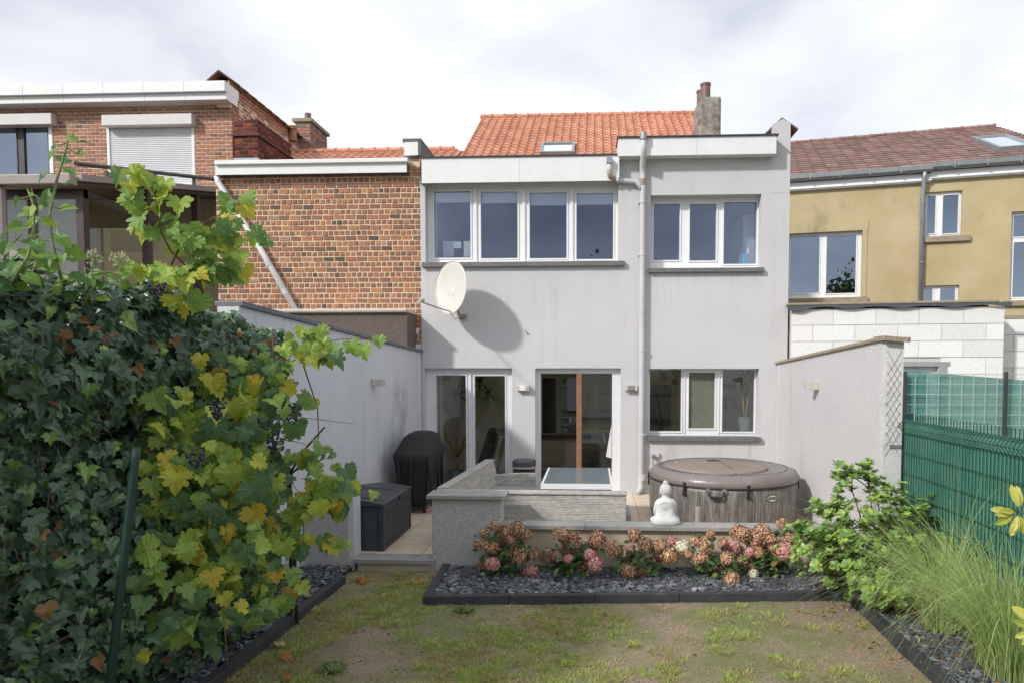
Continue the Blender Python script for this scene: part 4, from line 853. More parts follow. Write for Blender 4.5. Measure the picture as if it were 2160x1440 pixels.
# eaves, gutter, roof
for hs_, u0_, u1_, dz in ((oh, -1.2, up+.1, 0), (oh2, up+.1005, ue, .04)):
    OP.mb().box(u0_, u1_-.001, -.09, .0-.001, oz-.04+dz, oz+.14+dz).build('soffit_board', m_frame, hs_)
    OP.mb().box(u0_, u1_-.001, -.12, -.0905, oz-.015+dz, oz+.005+dz).build('moulding', m_frame, hs_)
    gm = OP.mb(); n = 8; prof = [(-.1,.26),(-.1,.17),(-.13,.15),(-.22,.15),(-.26,.19),(-.27,.27),(-.255,.28),(-.24,.2),(-.2,.17),(-.13,.17),(-.115,.26)]
    gm.prism([(u0_, a, oz+bb+dz) for a, bb in prof][::-1], (u1_-u0_-.002, 0, 0)); g_ = gm.build('gutter', m_zinc, hs_)
    for k in range(int((u1_-u0_)/.62)): OP.mb().box(u0_+.4+k*.62, u0_+.425+k*.62, -.275, -.09, oz+.15+dz, oz+.29+dz).build('gutter_bracket', m_zinc, g_)
    roz = oz + .24; ri = 6.0; rz = at(1663, 283, 20.3).z - roz if False else 2.6
    sv = Vector((0, ri, rz)); R3 = OP.M.to_3x3(); T = roof_mat(OP.M @ Vector((u0_, -.1, roz)), R3 @ Vector((1,0,0)), R3 @ sv)
    ln_ = u1_-u0_; rf = MB(T).box(0, ln_-.003, .0, sv.length, -.15, -.01).build('roof', m_browntile, hs_)
    tiled(rf, T, int(ln_/.3)+(hs_ is oh), int(sv.length/.34), .3, .34, flattile(.3, .34), m_browntile, 260, want=lambda x, y: x > 1660 and y > 255)
    ridge(rf, T @ Vector((0, sv.length, .02)), T @ Vector((ln_+(.25 if hs_ is oh else 0), sv.length, .02)), m_browntile, .07, .42)
    if hs_ is oh2:
        Ti = T.inverted()
        def onroof(x, y):
            d = Ti.to_3x3() @ ray(x, y); e_ = Ti @ EYE; t_ = -e_.z/d.z; return e_ + d*t_
        a = onroof(2105, 323); b2 = onroof(2066, 298); skylight(rf, T, min(a.x, b2.x), min(a.x, b2.x)+.78, a.y, b2.y)
    OP.mb().box(u0_+.05, u1_-.05, .32, 4.0, -.2, oz-.1).build('main_block', m_ochre, hs_)
zp_ = OP.mb(); c = ou(1950, 385, -.16); c2_ = ou(1946, 640, -.08)
zpp = zp_.tube([(c[0], -.18, oz+.18), (c[0], -.16, oz+.05), (c[0]-.005, -.08, oz-.25), (c[0]-.005, -.08, 2.3)], .05, 12).build('downpipe', m_zinc, oh2, smooth=True)
for y in (427, 553): z = ou(1948, y, -.08)[1]; OP.mb().tube([(c[0]-.005,-.08,z-.012),(c[0]-.005,-.08,z+.012)], .058, 12).build('bracket', m_zinc, zpp)

# ================================================================== WHITE BLOCK EXTENSION
b0 = at(1663, 650, 10.95); b1 = at(2118, 645, 10.55); angb = math.atan2(b1.y-b0.y, b1.x-b0.x); KP = Pl((b0.x, b0.y), angb); ku = lambda x, y, v=0: KP.uz(x, y, v)
ke = thing('block_extension', (b0.x+1.5, 10.8, 0), 'unfinished white block extension with grey slab coping under the ochre house', 'extension')
kx1 = ku(2118, 700)[0]; kz = ku(1800, 651)[1]
HK = (ku(1893,775)[0]-.3, ku(1980,775)[0], 0.2, ku(1940,772)[1])
KP.mb().holed(0.05, kx1, -.3, kz, [HK], .02, .3).build('wall', m_blockm, ke)
bw2, bh2 = .62, .25; zr = kz - bh2; row = 0
while zr > .2:
    x = -.3*(row % 2) + .05
    while x < kx1:
        a = max(x, .05)+.003; c = min(x+bw2, kx1)-.003; x += bw2
        if c-a < .05: continue
        parts = [(a, c)]
        if zr < HK[3]-.02:
            parts = []
            if a < HK[0]: parts.append((a, min(c, HK[0])))
            if c > HK[1]: parts.append((max(a, HK[1]), c))
        for (p_, q_) in parts:
            if q_-p_ > .05: KP.mb().box(p_, q_, R.uniform(-.002,.003), .019, zr+.004, zr+bh2-.004).build('block', m_block, ke)
    zr -= bh2; row += 1
wk = KP.mb().holed(HK[0], HK[1], HK[2], HK[3], [(HK[0]+.08, HK[1]-.12, HK[2]+.1, HK[3]-.09)], .1, .16).build('window', m_frame, ke)
KP.mb().box(HK[0]+.08, HK[1]-.12, .12, .13, HK[2]+.1, HK[3]-.09).build('pane', m_glassdark, wk)
KP.mb().box(HK[0]-.1, HK[1]+.16, -.008, .002-.004, HK[3]+.001, HK[3]+.07).box(HK[1]+.001, HK[1]+.12, -.009, -.003, HK[2], HK[3]).build('mortar_patch', M('grey_mortar_patch', (.30,.30,.30,1), (.38,.38,.38,1), 8, .9, .4, 60, .004), ke)
KP.mb().box(-.02, kx1-.1, -.06, .4, kz+.06, kz+.095).build('coping_slab', m_copin, ke, bevel=.006)
mb = KP.mb(); n = 30
for i in range(n):
    a = -.02+(kx1+.1)*i/n; c = -.02+(kx1+.1)*(i+1)/n; d0 = .05+.02*math.sin(i*.9)+.03*(i < 3); d1_ = .05+.02*math.sin((i+1)*.9)+.03*(i < 2)
    mb.add([(a,-.05,kz+.0595),(c,-.05,kz+.0595),(c,-.055,kz+.06-d1_),(a,-.055,kz+.06-d0)], [(3,2,1,0)])
mb.build('roofing_felt', m_roofing, ke)
KP.mb().box(.05, kx1-.1, .3, 5.0, kz-.05, kz+.05).build('flat_roof', m_roofing, ke)
ke2 = thing('block_extension', (kx1+b0.x+.6, 11, 0), 'second white block wall set back at the right edge above the net fence', 'extension')
kz2 = ku(2140, 672, .4)[1]
KP.mb().box(kx1+.001, kx1+2.5, .45, .7, -.3, kz2).build('wall', m_blockm, ke2)
zr = kz2-bh2; row = 0
while zr > .2:
    x = kx1+.002 - .3*(row % 2)
    while x < kx1+2.4:
        a = max(x, kx1+.002); c = x+bw2-.01; x += bw2
        KP.mb().box(a, c, .43, .4495, zr+.004, zr+bh2-.004).build('block', m_block, ke2)
    zr -= bh2; row += 1
KP.mb().box(kx1, kx1+2.5, .42, 3, kz2+.001, kz2+.05).build('flat_roof', m_copin, ke2)
m_membr = m_roofing

# ================================================================== GREEN FENCES
fx = 3.08
fy0, fy1 = 6.95, 1.8
gf = thing('wire_fence', (fx, 5, GZ), 'green rigid wire panel fence with green screen along the right garden boundary', 'fence')
MB().box(fx+.03, fx+.10, fy1, fy0, -.3, .44).build('plinth', M('concrete_plinth', (.24,.24,.23,1), (.33,.33,.32,1), 3, .85, .4, 60, .004, fine=.2), gf, bevel=.01)
zb0, ztf = .46, 1.58
n = int((fy0-fy1)/.05)
prof = [(0, zb0), (0, ztf-.17), (-.05, ztf-.11), (0, ztf-.05), (0, ztf+.03)]
wm = MB().tube([(a, 0, z) for a, z in prof], .0038, 5).mesh('wire', m_green)
for k in range(n):
    inst('wire', wm, Matrix.Translation((fx, fy0-.02-k*.05, 0)), gf)
for z, dx in [(zb0+.02,0),(.62,0),(.82,0),(1.02,0),(1.22,0),(ztf-.17,0),(ztf-.11,-.05),(ztf-.05,0)]:
    MB().tube([(fx+dx-.006, fy0, z), (fx+dx-.006, fy1, z)], .0038, 5).build('rail_wire', m_green, gf)
nb_ = MB(); n2_ = 60
vs = []; 
for i in range(n2_+1):
    for j in range(9):
        yy = fy0-(fy0-fy1)*i/n2_; z = zb0+(ztf-.04-zb0)*j/8; vs.append((fx+.02+.008*noise.noise(Vector((yy*3, z*3, 1))), yy, z))
nb_.add(vs, [(i*9+j, (i+1)*9+j, (i+1)*9+j+1, i*9+j+1) for i in range(n2_) for j in range(8)]).build('screen', m_net, gf, smooth=True)
for y in (fy0-.02, 4.45, 1.95): MB().box(fx+.025, fx+.085, y-.03, y+.03, -.2, ztf+.02).build('post', m_green, gf, bevel=.004)
MB().box(fx-.13, fx-.02, fy0-.03, fy0-.022, 1.25, 1.285).build('bracket', m_zinc, gf)
# second fence with pale wire grid further back
NY = 9.4; NP = Pl((0, NY)); nu = lambda x, y: NP.uz(x, y)
nf = thing('net_fence', (nu(2010,800)[0], NY, 0), 'teal shade net on a pale wire grid fence below the white block wall', 'fence')
x0_, x1_ = nu(1893, 800)[0], nu(2330, 800)[0]
mb = NP.mb(); nn = 50; vs = []
for i in range(nn+1):
    f = i/nn; xx = x0_+(x1_-x0_)*f; px_ = proj((xx, NY, 2))[0]; zt_ = nu(0, 779 + min(max((px_-1893)/225, 0), 1.2)*17)[1]
    for j in range(8): vs.append((xx, .03+.03*noise.noise(Vector((xx*2, j*.8, 5))), .3+(zt_-.3)*j/7))
mb.add(vs, [(i*8+j, (i+1)*8+j, (i+1)*8+j+1, i*8+j+1) for i in range(nn) for j in range(7)]).build('shade_net', m_netlight, nf, smooth=True)
ztop = nu(2000, 788)[1]; m_wire = M('galvanised_wire', (.42,.50,.50,1), (.5,.56,.56,1), 5, .5)
for k in range(16): xx = nu(1905,800)[0]+k*.152; MB().tube([(xx, NY-.02, .5), (xx, NY-.02, ztop)], .0035, 5).build('wire', m_wire, nf)
for k in range(6): MB().tube([(x0_+.05, NY-.024, ztop-k*.137), (x1_, NY-.024, ztop-k*.137)], .0035, 5).build('rail_wire', m_wire, nf)
for p_ in (1905, 2117, 2330): xx = nu(p_, 800)[0]; MB().tube([(xx, NY-.05, 0), (xx, NY-.05, ztop+.03)], .024, 10).build('post', m_dark, nf)

# ================================================================== FURNITURE
def weave(name, ax):
    m, t, b = new_mat(name); c = nd(t, 'ShaderNodeTexCoord'); sp = nd(t, 'ShaderNodeSeparateXYZ'); cb = nd(t, 'ShaderNodeCombineXYZ'); L = t.links.new
    L(c.outputs['Object'], sp.inputs[0]); L(sp.outputs[ax[0]], cb.inputs[0]); L(sp.outputs[ax[1]], cb.inputs[1])
    br = nd(t, 'ShaderNodeTexBrick'); L(cb.outputs[0], br.inputs['Vector']); br.offset = .5; br.squash = 1
    br.inputs['Scale'].default_value = 1; br.inputs['Brick Width'].default_value = .052; br.inputs['Row Height'].default_value = .019; br.inputs['Mortar Size'].default_value = .0026; br.inputs['Mortar Smooth'].default_value = .8; br.inputs['Bias'].default_value = 0
    br.inputs['Color1'].default_value = (.66,.655,.64,1); br.inputs['Color2'].default_value = (.50,.46,.40,1); br.inputs['Mortar'].default_value = (.30,.285,.27,1)
    n = noise_n(t, 3, 3, .6, mapscale=(1, 1, 9)); r = ramp(t, n.outputs['Fac'], [(.3, (.72,.74,.8,1)), (.7, (1.1,1.06,.98,1))]); x = mul(t, br.outputs['Color'], r.outputs[0]); L(x.outputs[0], b.inputs['Base Color'])
    b.inputs['Roughness'].default_value = .55
    iv = nd(t, 'ShaderNodeMath', operation='SUBTRACT'); iv.inputs[0].default_value = 1; L(br.outputs['Fac'], iv.inputs[1]); bump(t, b, iv.outputs[0], 1.0, .006); return m
m_wx = weave('wicker_xz', 'XZ'); m_wy = weave('wicker_yz', 'YZ'); m_wt = weave('wicker_xy', 'XY')
m_cush = M('grey_seat', (.3,.3,.31,1), (.34,.34,.35,1), 4, .9)
sofa = thing('wicker_corner_sofa', (-.6, 8.2, 0), 'light grey wicker corner sofa seen from behind on the patio', 'sofa')
SL = at(919, 1034, 7.66); SR = at(1321, 1034, 7.66); sz = SL.z
MB().box(SL.x, SR.x, 7.64, 7.76, .06, sz-.03).build('backrest', m_wx, sofa, bevel=.008)
MB().box(SL.x-.012, SR.x+.006, 7.62, 7.775, sz-.0295, sz).build('back_rim', m_wx, sofa, bevel=.01)
SE = at(1027, 970, 9.6)
B0 = Vector((SL.x, 7.78, 0)); B1 = Vector((SE.x, 9.6, 0)); o = Vector((.1, 0, 0)); h0 = Vector((0,0,sz-.002)); h1 = Vector((0,0,SE.z)); fl = Vector((0,0,.06)); ln = Vector((.14,0,0))
MB().hexa([B0+ln+fl, B0+ln+o+fl, B1+ln+o+fl, B1+ln+fl], [B0+h0, B0+o+h0, B1+o+h1, B1+h1]).build('side_backrest', m_wy, sofa, bevel=.008)
e1 = Vector((0,0,.016)); w_ = Vector((.014,0,0)); MB().hexa([B0-w_+h0+e1*.1, B0+o+w_+h0+e1*.1, B1+o+w_+h1+e1*.1, B1-w_+h1+e1*.1], [B0-w_+h0+e1, B0+o+w_+h0+e1, B1+o+w_+h1+e1, B1-w_+h1+e1]).build('back_rim', m_wt, sofa)
# arm section at the far end, gently curved top
a0 = at(1034, 1006, 9.55); a1_ = at(1130, 998, 9.55); mb = MB(); n = 8; rings = []
for i in range(n+1):
    f = i/n; x = a0.x+(a1_.x-a0.x)*f; z = a0.z+.03+(.035)*math.sin(f*1.9); rings.append([(x, 9.48, .08), (x, 9.6, .08), (x, 9.6, z), (x, 9.48, z)])
mb.loft(rings).build('armrest', m_wx, sofa)
MB().box(SL.x+.2, -.62+.0, 8.3, 9.47, .06, .30).build('seat_base', m_wx, sofa)
MB().box(SL.x+.26, -.66, 8.35, 9.45, .301, .40).build('seat_cushion', m_cush, sofa, bevel=.03)
MB().box(SL.x+.2, at(1330,1080,7.9).x, 7.765, 8.29, .06, at(1328,1078,7.9).z).build('seat_base', m_wx, sofa, bevel=.006)
MB().box(SL.x+.3, at(1318,1080,7.9).x, 7.78, 8.25, at(1328,1078,7.9).z+.001, at(1328,1078,7.9).z+.09).build('seat_cushion', m_cush, sofa, bevel=.03)
for x in (SL.x+.05, -.6, SR.x-.05): MB().box(x-.03, x+.03, 7.67, 7.73, .003, .059).build('foot', m_black, sofa)
# table
T0 = at(1142, 1020, 8.2); T1 = at(1292, 1020, 8.2); T2_ = at(1284, 989, 9.45); T3 = at(1155, 989, 9.45); tz = .66
tb = thing('glass_table', ((T0.x+T1.x)/2, 8.8, 0), 'wicker garden table with frosted glass top and white rim behind the sofa', 'table')
tx0, tx1 = T0.x, T1.x
m_tg, t, b = new_mat('frosted_table_glass'); b.inputs['Base Color'].default_value = (.20,.235,.26,1); b.inputs['Roughness'].default_value = .16; b.inputs['Specular IOR Level'].default_value = .8
MB().box(tx0+.03, tx1-.03, 8.13, 9.42, tz-.008, tz+.004).build('glass_top', m_tg, tb)
mb = MB(); mb.box(tx0, tx1, 8.1, 8.129, tz-.06, tz).box(tx0, tx1, 9.421, 9.45, tz-.06, tz).box(tx0, tx0+.029, 8.13, 9.42, tz-.06, tz).box(tx1-.029, tx1, 8.13, 9.42, tz-.06, tz); mb.build('rim', m_white, tb)
for x in (tx0+.06, tx1-.06):
    for y in (8.18, 9.37): MB().box(x-.045, x+.045, y-.045, y+.045, .003, tz-.061).build('leg', m_wx, tb)
MB().box(tx0+.02, tx1-.02, 8.14, 9.41, tz-.2, tz-.0605).build('apron', m_wx, tb)
# storage box
bx1 = atz(793, 1178, .0).x; by0 = 7.42; bx0 = bx1-.72; by1 = by0+1.14; bz = .56
sbx = thing('storage_box', ((bx0+bx1)/2, 8, 0), 'dark anthracite plastic storage chest with ribbed sides against the left wall', 'storage box')
MB().box(bx0+.02, bx1-.02, by0+.02, by1-.02, .004, bz-.06).build('body', m_anth, sbx, bevel=.006)
for y in (by0, by1-.06):
    for x in (bx0, bx1-.06): MB().box(x, x+.06, y, y+.06, .003, bz-.055).build('corner_post', m_anth, sbx, bevel=.008)
npn = 10; L_ = (by1-by0-.12)/npn
for k in range(npn): MB().box(bx1-.0199, bx1-.007, by0+.062+k*L_, by0+.06+(k+1)*L_-.008, .06, bz-.12).build('side_panel', m_anth, sbx, bevel=.003)
MB().box(bx1-.0199, bx1-.004, by0+.061, by1-.061, .005, .055).box(bx1-.0199, bx1-.004, by0+.061, by1-.061, bz-.115, bz-.061).build('side_rail', m_anth, sbx)
for k in range(3): MB().box(bx0+.08+k*.19, bx0+.08+k*.19+.18, by0+.008, by0+.0199, .06, bz-.12).build('end_panel', m_anth, sbx, bevel=.003)
rings = []; n = 10
for i in range(n+1):
    f = i/n; x = bx0-.01+(bx1-bx0+.02)*f; z = bz-.035 + .055*math.sin(math.pi*min(max(f*.9+.05,0),1))
    rings.append([(x, by0-.012, bz-.053), (x, by1+.012, bz-.053), (x, by1+.012, z), (x, by0-.012, z)])
MB().loft(rings).build('lid', m_anth, sbx, bevel=.004)
for y in (by0+.12, by0+.72): 
    MB().loft([[(x, y, bz-.03+.055*math.sin(math.pi*(f*.9+.05))), (x, y+.012, bz-.03+.055*math.sin(math.pi*(f*.9+.05))), (x, y+.012, bz-.025+.055*math.sin(math.pi*(f*.9+.05))), (x, y, bz-.025+.055*math.sin(math.pi*(f*.9+.05)))] for f, x in [(i/8, bx0+.03+(bx1-bx0-.06)*i/8) for i in range(9)]]).build('lid_rib', m_anth, sbx)
MB().box(bx1+.0, bx1+.02, by0+.6, by0+.68, bz-.09, bz-.055).build('latch', m_black, sbx, bevel=.004)
# covered barbecue
bq_ = thing('covered_barbecue', (-2.45, 9.9, 0), 'gas barbecue under a black fabric cover against the left wall', 'barbecue')
def rr(x0, x1, y0, y1, z, n=5, r=.06, w=0, tilt=0):
    pts = []
    for cx, cy, a in ((x1-r, y1-r, 0), (x0+r, y1-r, 90), (x0+r, y0+r, 180), (x1-r, y0+r, 270)):
        for k in range(n): q = rad(a+90*k/(n-1)); pts.append((cx+r*math.cos(q), cy+r*math.sin(q)))
    out_ = []
    for i, (x, y) in enumerate(pts):
        d = w*math.sin(i*2.1+z*3)*.5+w*noise.noise(Vector((x*5,y*5,z*4))); cx = (x0+x1)/2; cy = (y0+y1)/2; v = Vector((x-cx, y-cy, 0)); v.normalize()
        out_.append((x+v.x*d, y+v.y*d, z + tilt*(y-cy)))
    return out_
q0 = at(826, 960, 9.3); q1 = at(905, 957, 9.3); zz = at(870, 957, 9.3).z; ztp_ = at(880, 908, 9.9).z
X0_, X1_ = q0.x, q1.x
rg = [rr(X0_+.1, X1_-.1, 9.38, 10.35, .10, w=.035), rr(X0_+.06, X1_-.06, 9.36, 10.36, .25, w=.045), rr(X0_+.05, X1_-.04, 9.34, 10.38, .5, w=.04), rr(X0_+.02, X1_-.02, 9.32, 10.4, .72, w=.02),
      rr(X0_, X1_, 9.3, 10.42, zz-.03, w=.008), rr(X0_+.01, X1_-.01, 9.32, 10.41, zz, w=.006), rr(X0_+.035, X1_-.03, 9.42, 10.3, zz+.08, w=.01, r=.08), rr(X0_+.09, X1_-.04, 9.52, 10.2, ztp_-.06, w=.01, r=.09), rr(X0_+.15, X1_-.12, 9.62, 10.1, ztp_-.01, w=.006, r=.1), rr(X0_+.25, X1_-.2, 9.7, 10.02, ztp_, r=.02)]
MB().loft(rg).build('fabric_cover', m_cover, bq_, smooth=True)
# sharp folds hanging from the corner
mb = MB()
for (x, y, dx) in ((X1_-.005, 9.31, .03), (X1_-.25, 9.30, -.02), (X0_+.08, 9.31, .04), (X1_+.0, 9.8, .01), (X1_+.0, 10.15, -.01)):
    mb.tube([(x, y, zz-.03), (x+dx*.5, y, zz-.3), (x+dx, y+.03, .3), (x+dx*.8, y+.06, .12)], [.006, .022, .028, .012], 6)
mb.build('fold', m_cover, bq_, smooth=True)
for x in (X0_+.12, X1_-.12):
    for y in (9.48, 10.25): MB().tube([(x, y, .003), (x, y, .12)], .03, 8).build('leg', m_black, bq_)
c = Vector((X1_-.02, 9.5, .05)); hose = MB().tube([c+Vector((-.1,0,.06)), c+Vector((-.05,-.1,-.02)), c+Vector((.02,-.12,-.01)), c+Vector((.06,-.04,.05))], .009, 6); tag(hose.build('gas_hose', M('orange_rubber', (.45,.08,.03,1), (.5,.1,.04,1), 4, .5), smooth=True), 'orange gas hose looping under the covered barbecue', 'hose')
# dustbin
A = at(1081, 968, 10.7); B_ = at(1130, 968, 10.7); r = (B_.x-A.x)/2; cx = (A.x+B_.x)/2; tzb = A.z
db = thing('waste_bin', (cx, 10.7, 0), 'black waste bin with pale rim band between the two patio doors', 'bin')
def oval(cx, cy, rx, ry, z, n=20, p=3.2):
    return [(cx+rx*math.copysign(abs(math.cos(a))**(2/p), math.cos(a)), cy+ry*math.copysign(abs(math.sin(a))**(2/p), math.sin(a)), z) for a in [2*math.pi*i/n for i in range(n)]]
MB().loft([oval(cx, 10.7, r*.8, .15, .003), oval(cx, 10.7, r*.93, .17, tzb-.13)]).build('body', m_black, db, smooth=False)
MB().loft([oval(cx, 10.7, r*.97, .175, tzb-.129), oval(cx, 10.7, r*.99, .18, tzb-.1)]).build('rim_band', m_cream, db)
MB().loft([oval(cx, 10.7, r, .185, tzb-.099), oval(cx, 10.7, r*1.0, .185, tzb-.03), oval(cx, 10.7, r*.9, .16, tzb-.005), oval(cx, 10.7, r*.7, .12, tzb)]).build('lid', m_black if False else M('dark_grey_lid', (.07,.072,.08,1), (.09,.09,.1,1), 4, .45), db, smooth=False)
# hot tub
tc_ = at(1523, 1003, 9.42); TX, TY, TR = tc_.x, 9.42, .985
tub = thing('hot_tub', (TX, TY, 0), 'round inflatable hot tub with grey wood print sides and brown padded cover', 'hot tub')
m_tubw, t, b = new_mat('grey_wood_print'); cN = nd(t, 'ShaderNodeTexCoord')
ns_ = noise_n(t, 1, 6, .72, mapscale=(60, 60, 3.2)); ns2 = noise_n(t, 1, 5, .7, mapscale=(7, 7, .7))
r_ = ramp(t, ns_.outputs['Fac'], [(.36, (.055,.05,.048,1)), (.5, (.15,.14,.13,1)), (.62, (.27,.255,.24,1)), (.72, (.40,.38,.36,1))]); r2_ = ramp(t, ns2.outputs['Fac'], [(.35, (.6,.6,.6,1)), (.65, (1.15,1.12,1.08,1))]); x = mul(t, r_.outputs[0], r2_.outputs[0]); t.links.new(x.outputs[0], b.inputs['Base Color']); b.inputs['Roughness'].default_value = .45
zs_ = at(1375, 1003, TY).z
prof = [(TR-.06, .01), (TR-.02, .06), (TR, .16), (TR+.005, .3), (TR-.0, zs_-.06), (TR-.015, zs_)]
body = MB().lathe((TX, TY, 0), prof, 72).build('tub_wall', m_tubw, tub, smooth=True)
m_tubc = M('taupe_vinyl', (.185,.16,.15,1), (.23,.20,.19,1), 2.2, .33, .35, 9, .02, spec=.5, fine=.08, dirt=((.30,.25,.215,1), 1.6, .60))
m_tubp = M('brown_vinyl_pad', (.24,.19,.155,1), (.30,.24,.20,1), 1.5, .5, .2, 6, .02, fine=.1, dirt=((.16,.13,.115,1), 3, .63))
def coverring(r, z, amp):
    return [(TX+(r+amp*1.3*noise.noise(Vector((math.cos(a)*15, math.sin(a)*15, r*7))))*math.cos(a), TY+(r+amp*1.3*noise.noise(Vector((math.cos(a)*15, math.sin(a)*15, r*7))))*math.sin(a), z+amp*.8*noise.noise(Vector((math.cos(a)*11, math.sin(a)*11, z*20)))) for a in [2*math.pi*i/120 for i in range(120)]]
hc = .155
MB().loft([coverring(TR-.01, zs_-.012, 0), coverring(TR+.012, zs_+.02, .004), coverring(TR+.008, zs_+hc*.45, .012), coverring(TR-.035, zs_+hc*.78, .014), coverring(TR-.10, zs_+hc*.93, .012), coverring(TR-.2, zs_+hc*.96, .01), coverring(TR-.28, zs_+hc*.86, .01), coverring(.35, zs_+hc*.8, .01), coverring(.02, zs_+hc*.8, 0)]).build('cover', m_tubc, tub, smooth=True)
rg = []
for k, (r, z) in enumerate([(.72,.8),(.68,1.0),(.55,1.12),(.35,1.2),(.12,1.24),(.01,1.25)]):
    rg.append([(TX-.10+(r)*math.cos(a)*1.0, TY+.0+r*math.sin(a)*.92, zs_+hc*z+.006*noise.noise(Vector((3*math.cos(a), 3*math.sin(a), r*4)))) for a in [2*math.pi*i/60 for i in range(60)]])
MB().loft(rg).build('cover_pad', m_tubp, tub, smooth=True)
def ringtube(r, z, tr, a0=0, a1=360, n=90, dx=0): return MB().tube([(TX+dx+r*math.cos(rad(a0+(a1-a0)*i/n)), TY+r*math.sin(rad(a0+(a1-a0)*i/n)), z) for i in range(n+1)], tr, 5)
ringtube(TR+.004, zs_-.004, .008).build('seam_piping', m_black, tub); ringtube(TR-.14, zs_+hc*.955, .004).build('seam', m_dark, tub)
MB().tube([(TX-.08, TY+.62, zs_+hc*1.03), (TX-.02, TY+.3, zs_+hc*1.22), (TX+.0, TY, zs_+hc*1.26), (TX+.03, TY-.4, zs_+hc*1.19), (TX+.05, TY-.66, zs_+hc*.9), (TX+.06, TY-.93, zs_+hc*.85)], .004, 5).build('zip', m_dark, tub)
for ang_ in (-97+15, 180+52, -8, -90-92):
    c = Vector((math.cos(rad(ang_)), math.sin(rad(ang_)), 0)); tvec = Vector((-c.y, c.x, 0)); P = Vector((TX, TY, 0)) + c*(TR+.018)
    mb = MB(Matrix(((tvec.x, -c.x, 0, P.x), (tvec.y, -c.y, 0, P.y), (0, 0, 1, 0), (0, 0, 0, 1))))
    mb.box(-.018, .018, -.008, .012, zs_-.09, zs_+.05).box(-.024, .024, -.014, .0115, zs_-.12, zs_-.0905); mb.build('strap_buckle', m_black, tub, bevel=.003)
def onwall(ang_, z, off=.008):
    c = Vector((math.cos(rad(ang_)), math.sin(rad(ang_)), 0)); tvec = Vector((-c.y, c.x, 0)); P = Vector((TX, TY, z)) + c*(TR+off)
    return Matrix(((tvec.x, -c.x, 0, P.x), (tvec.y, -c.y, 0, P.y), (0, 0, 1, P.z), (0, 0, 0, 1)))
ha = math.degrees(math.atan2(-1, (at(1510,1040,TY-TR).x-TX)/TR)); zh = at(1510, 1045, TY-TR).z
MB(onwall(ha, zh)).tube([(-.10, -.005, .05), (-.09, -.03, .0), (-.065, -.045, -.02), (.065, -.045, -.02), (.09, -.03, 0), (.10, -.005, .05)], .014, 8).box(-.07, .07, -.062, -.03, -.04, -.005).build('carry_handle', m_black, tub, bevel=.003)
for s_ in (-.1, .1): MB(onwall(ha, zh)).tube([(s_, .004, .05), (s_, -.003, .05)], .036, 14).build('handle_pad', m_tubc, tub)
dxl = at(1625, 1046, TY-.8).x-TX; la_ = -math.degrees(math.acos(min(dxl/TR, .99))); zl_ = at(1625, 1046, TY-.75).z; Ml = onwall(la_, zl_, .006)
def disc(rx, rz, y, n=28): return [(rx*math.cos(2*math.pi*i/n), y, rz*math.sin(2*math.pi*i/n)) for i in range(n)]
MB(Ml).prism(disc(.090,.046,0), (0,-.003,0)).build('badge_border', m_black, tub)
MB(Ml).prism(disc(.080,.038,-.0035), (0,-.003,0)).build('badge', M('badge_cream', (.62,.58,.55,1), (.66,.62,.6,1), 4, .5), tub)
def text(s, Mw, size, mat, parent, name='lettering', ext=.0015):
    cu_ = bpy.data.curves.new(name, 'FONT'); cu_.body = s; cu_.size = size; cu_.extrude = ext; cu_.align_x = 'CENTER'; cu_.align_y = 'CENTER'; cu_.materials.append(mat); cu_.offset = .0012
    tmp = bpy.data.objects.new('tmp', cu_); COL.objects.link(tmp); dg = bpy.context.evaluated_depsgraph_get(); me = bpy.data.meshes.new_from_object(tmp.evaluated_get(dg)); bpy.data.objects.remove(tmp)
    return inst(name, me, Mw @ Matrix.Rotation(rad(90), 4, 'X'), parent)
text('INTEX', Ml @ Matrix.Translation((0, -.0085, 0)), .05, m_black, tub)
sp_ = Vector((TX-.1, TY+.18, zs_+hc*1.245)); ringo = MB()
for dx in (-.035, .035): ringo.tube([(sp_.x+dx+.05*math.cos(a), sp_.y+.05*math.sin(a), sp_.z+.004) for a in [2*math.pi*i/20 for i in range(21)]], .005, 5)
ringo.build('double_ring_mark', m_dark, tub)
MB().box(TX-.62, TX-.42, TY+.02, TY+.22, zs_+hc*1.13, zs_+hc*1.135).build('warning_label', m_paper, tub)
mb = MB()
for k in range(6): mb.box(TX-.6, TX-.44-.03*(k%3), TY+.04+k*.03, TY+.052+k*.03, zs_+hc*1.1355, zs_+hc*1.137)
mb.build('label_print', m_pvcb, tub)
c = atz(1474, 1100, .39); c = at(1474, 1085, 7.75); cs = MB().tube([(c.x, 7.8, .02), (c.x, 7.8, at(1474, 1069, 7.8).z)], .033, 14); tag(cs.build('drain_stub', m_pvcb if False else M('pinkish_grey_pvc', (.34,.29,.27,1), (.40,.35,.33,1), 4, .5)), 'short pinkish grey upright pipe in front of the hot tub', 'pipe')
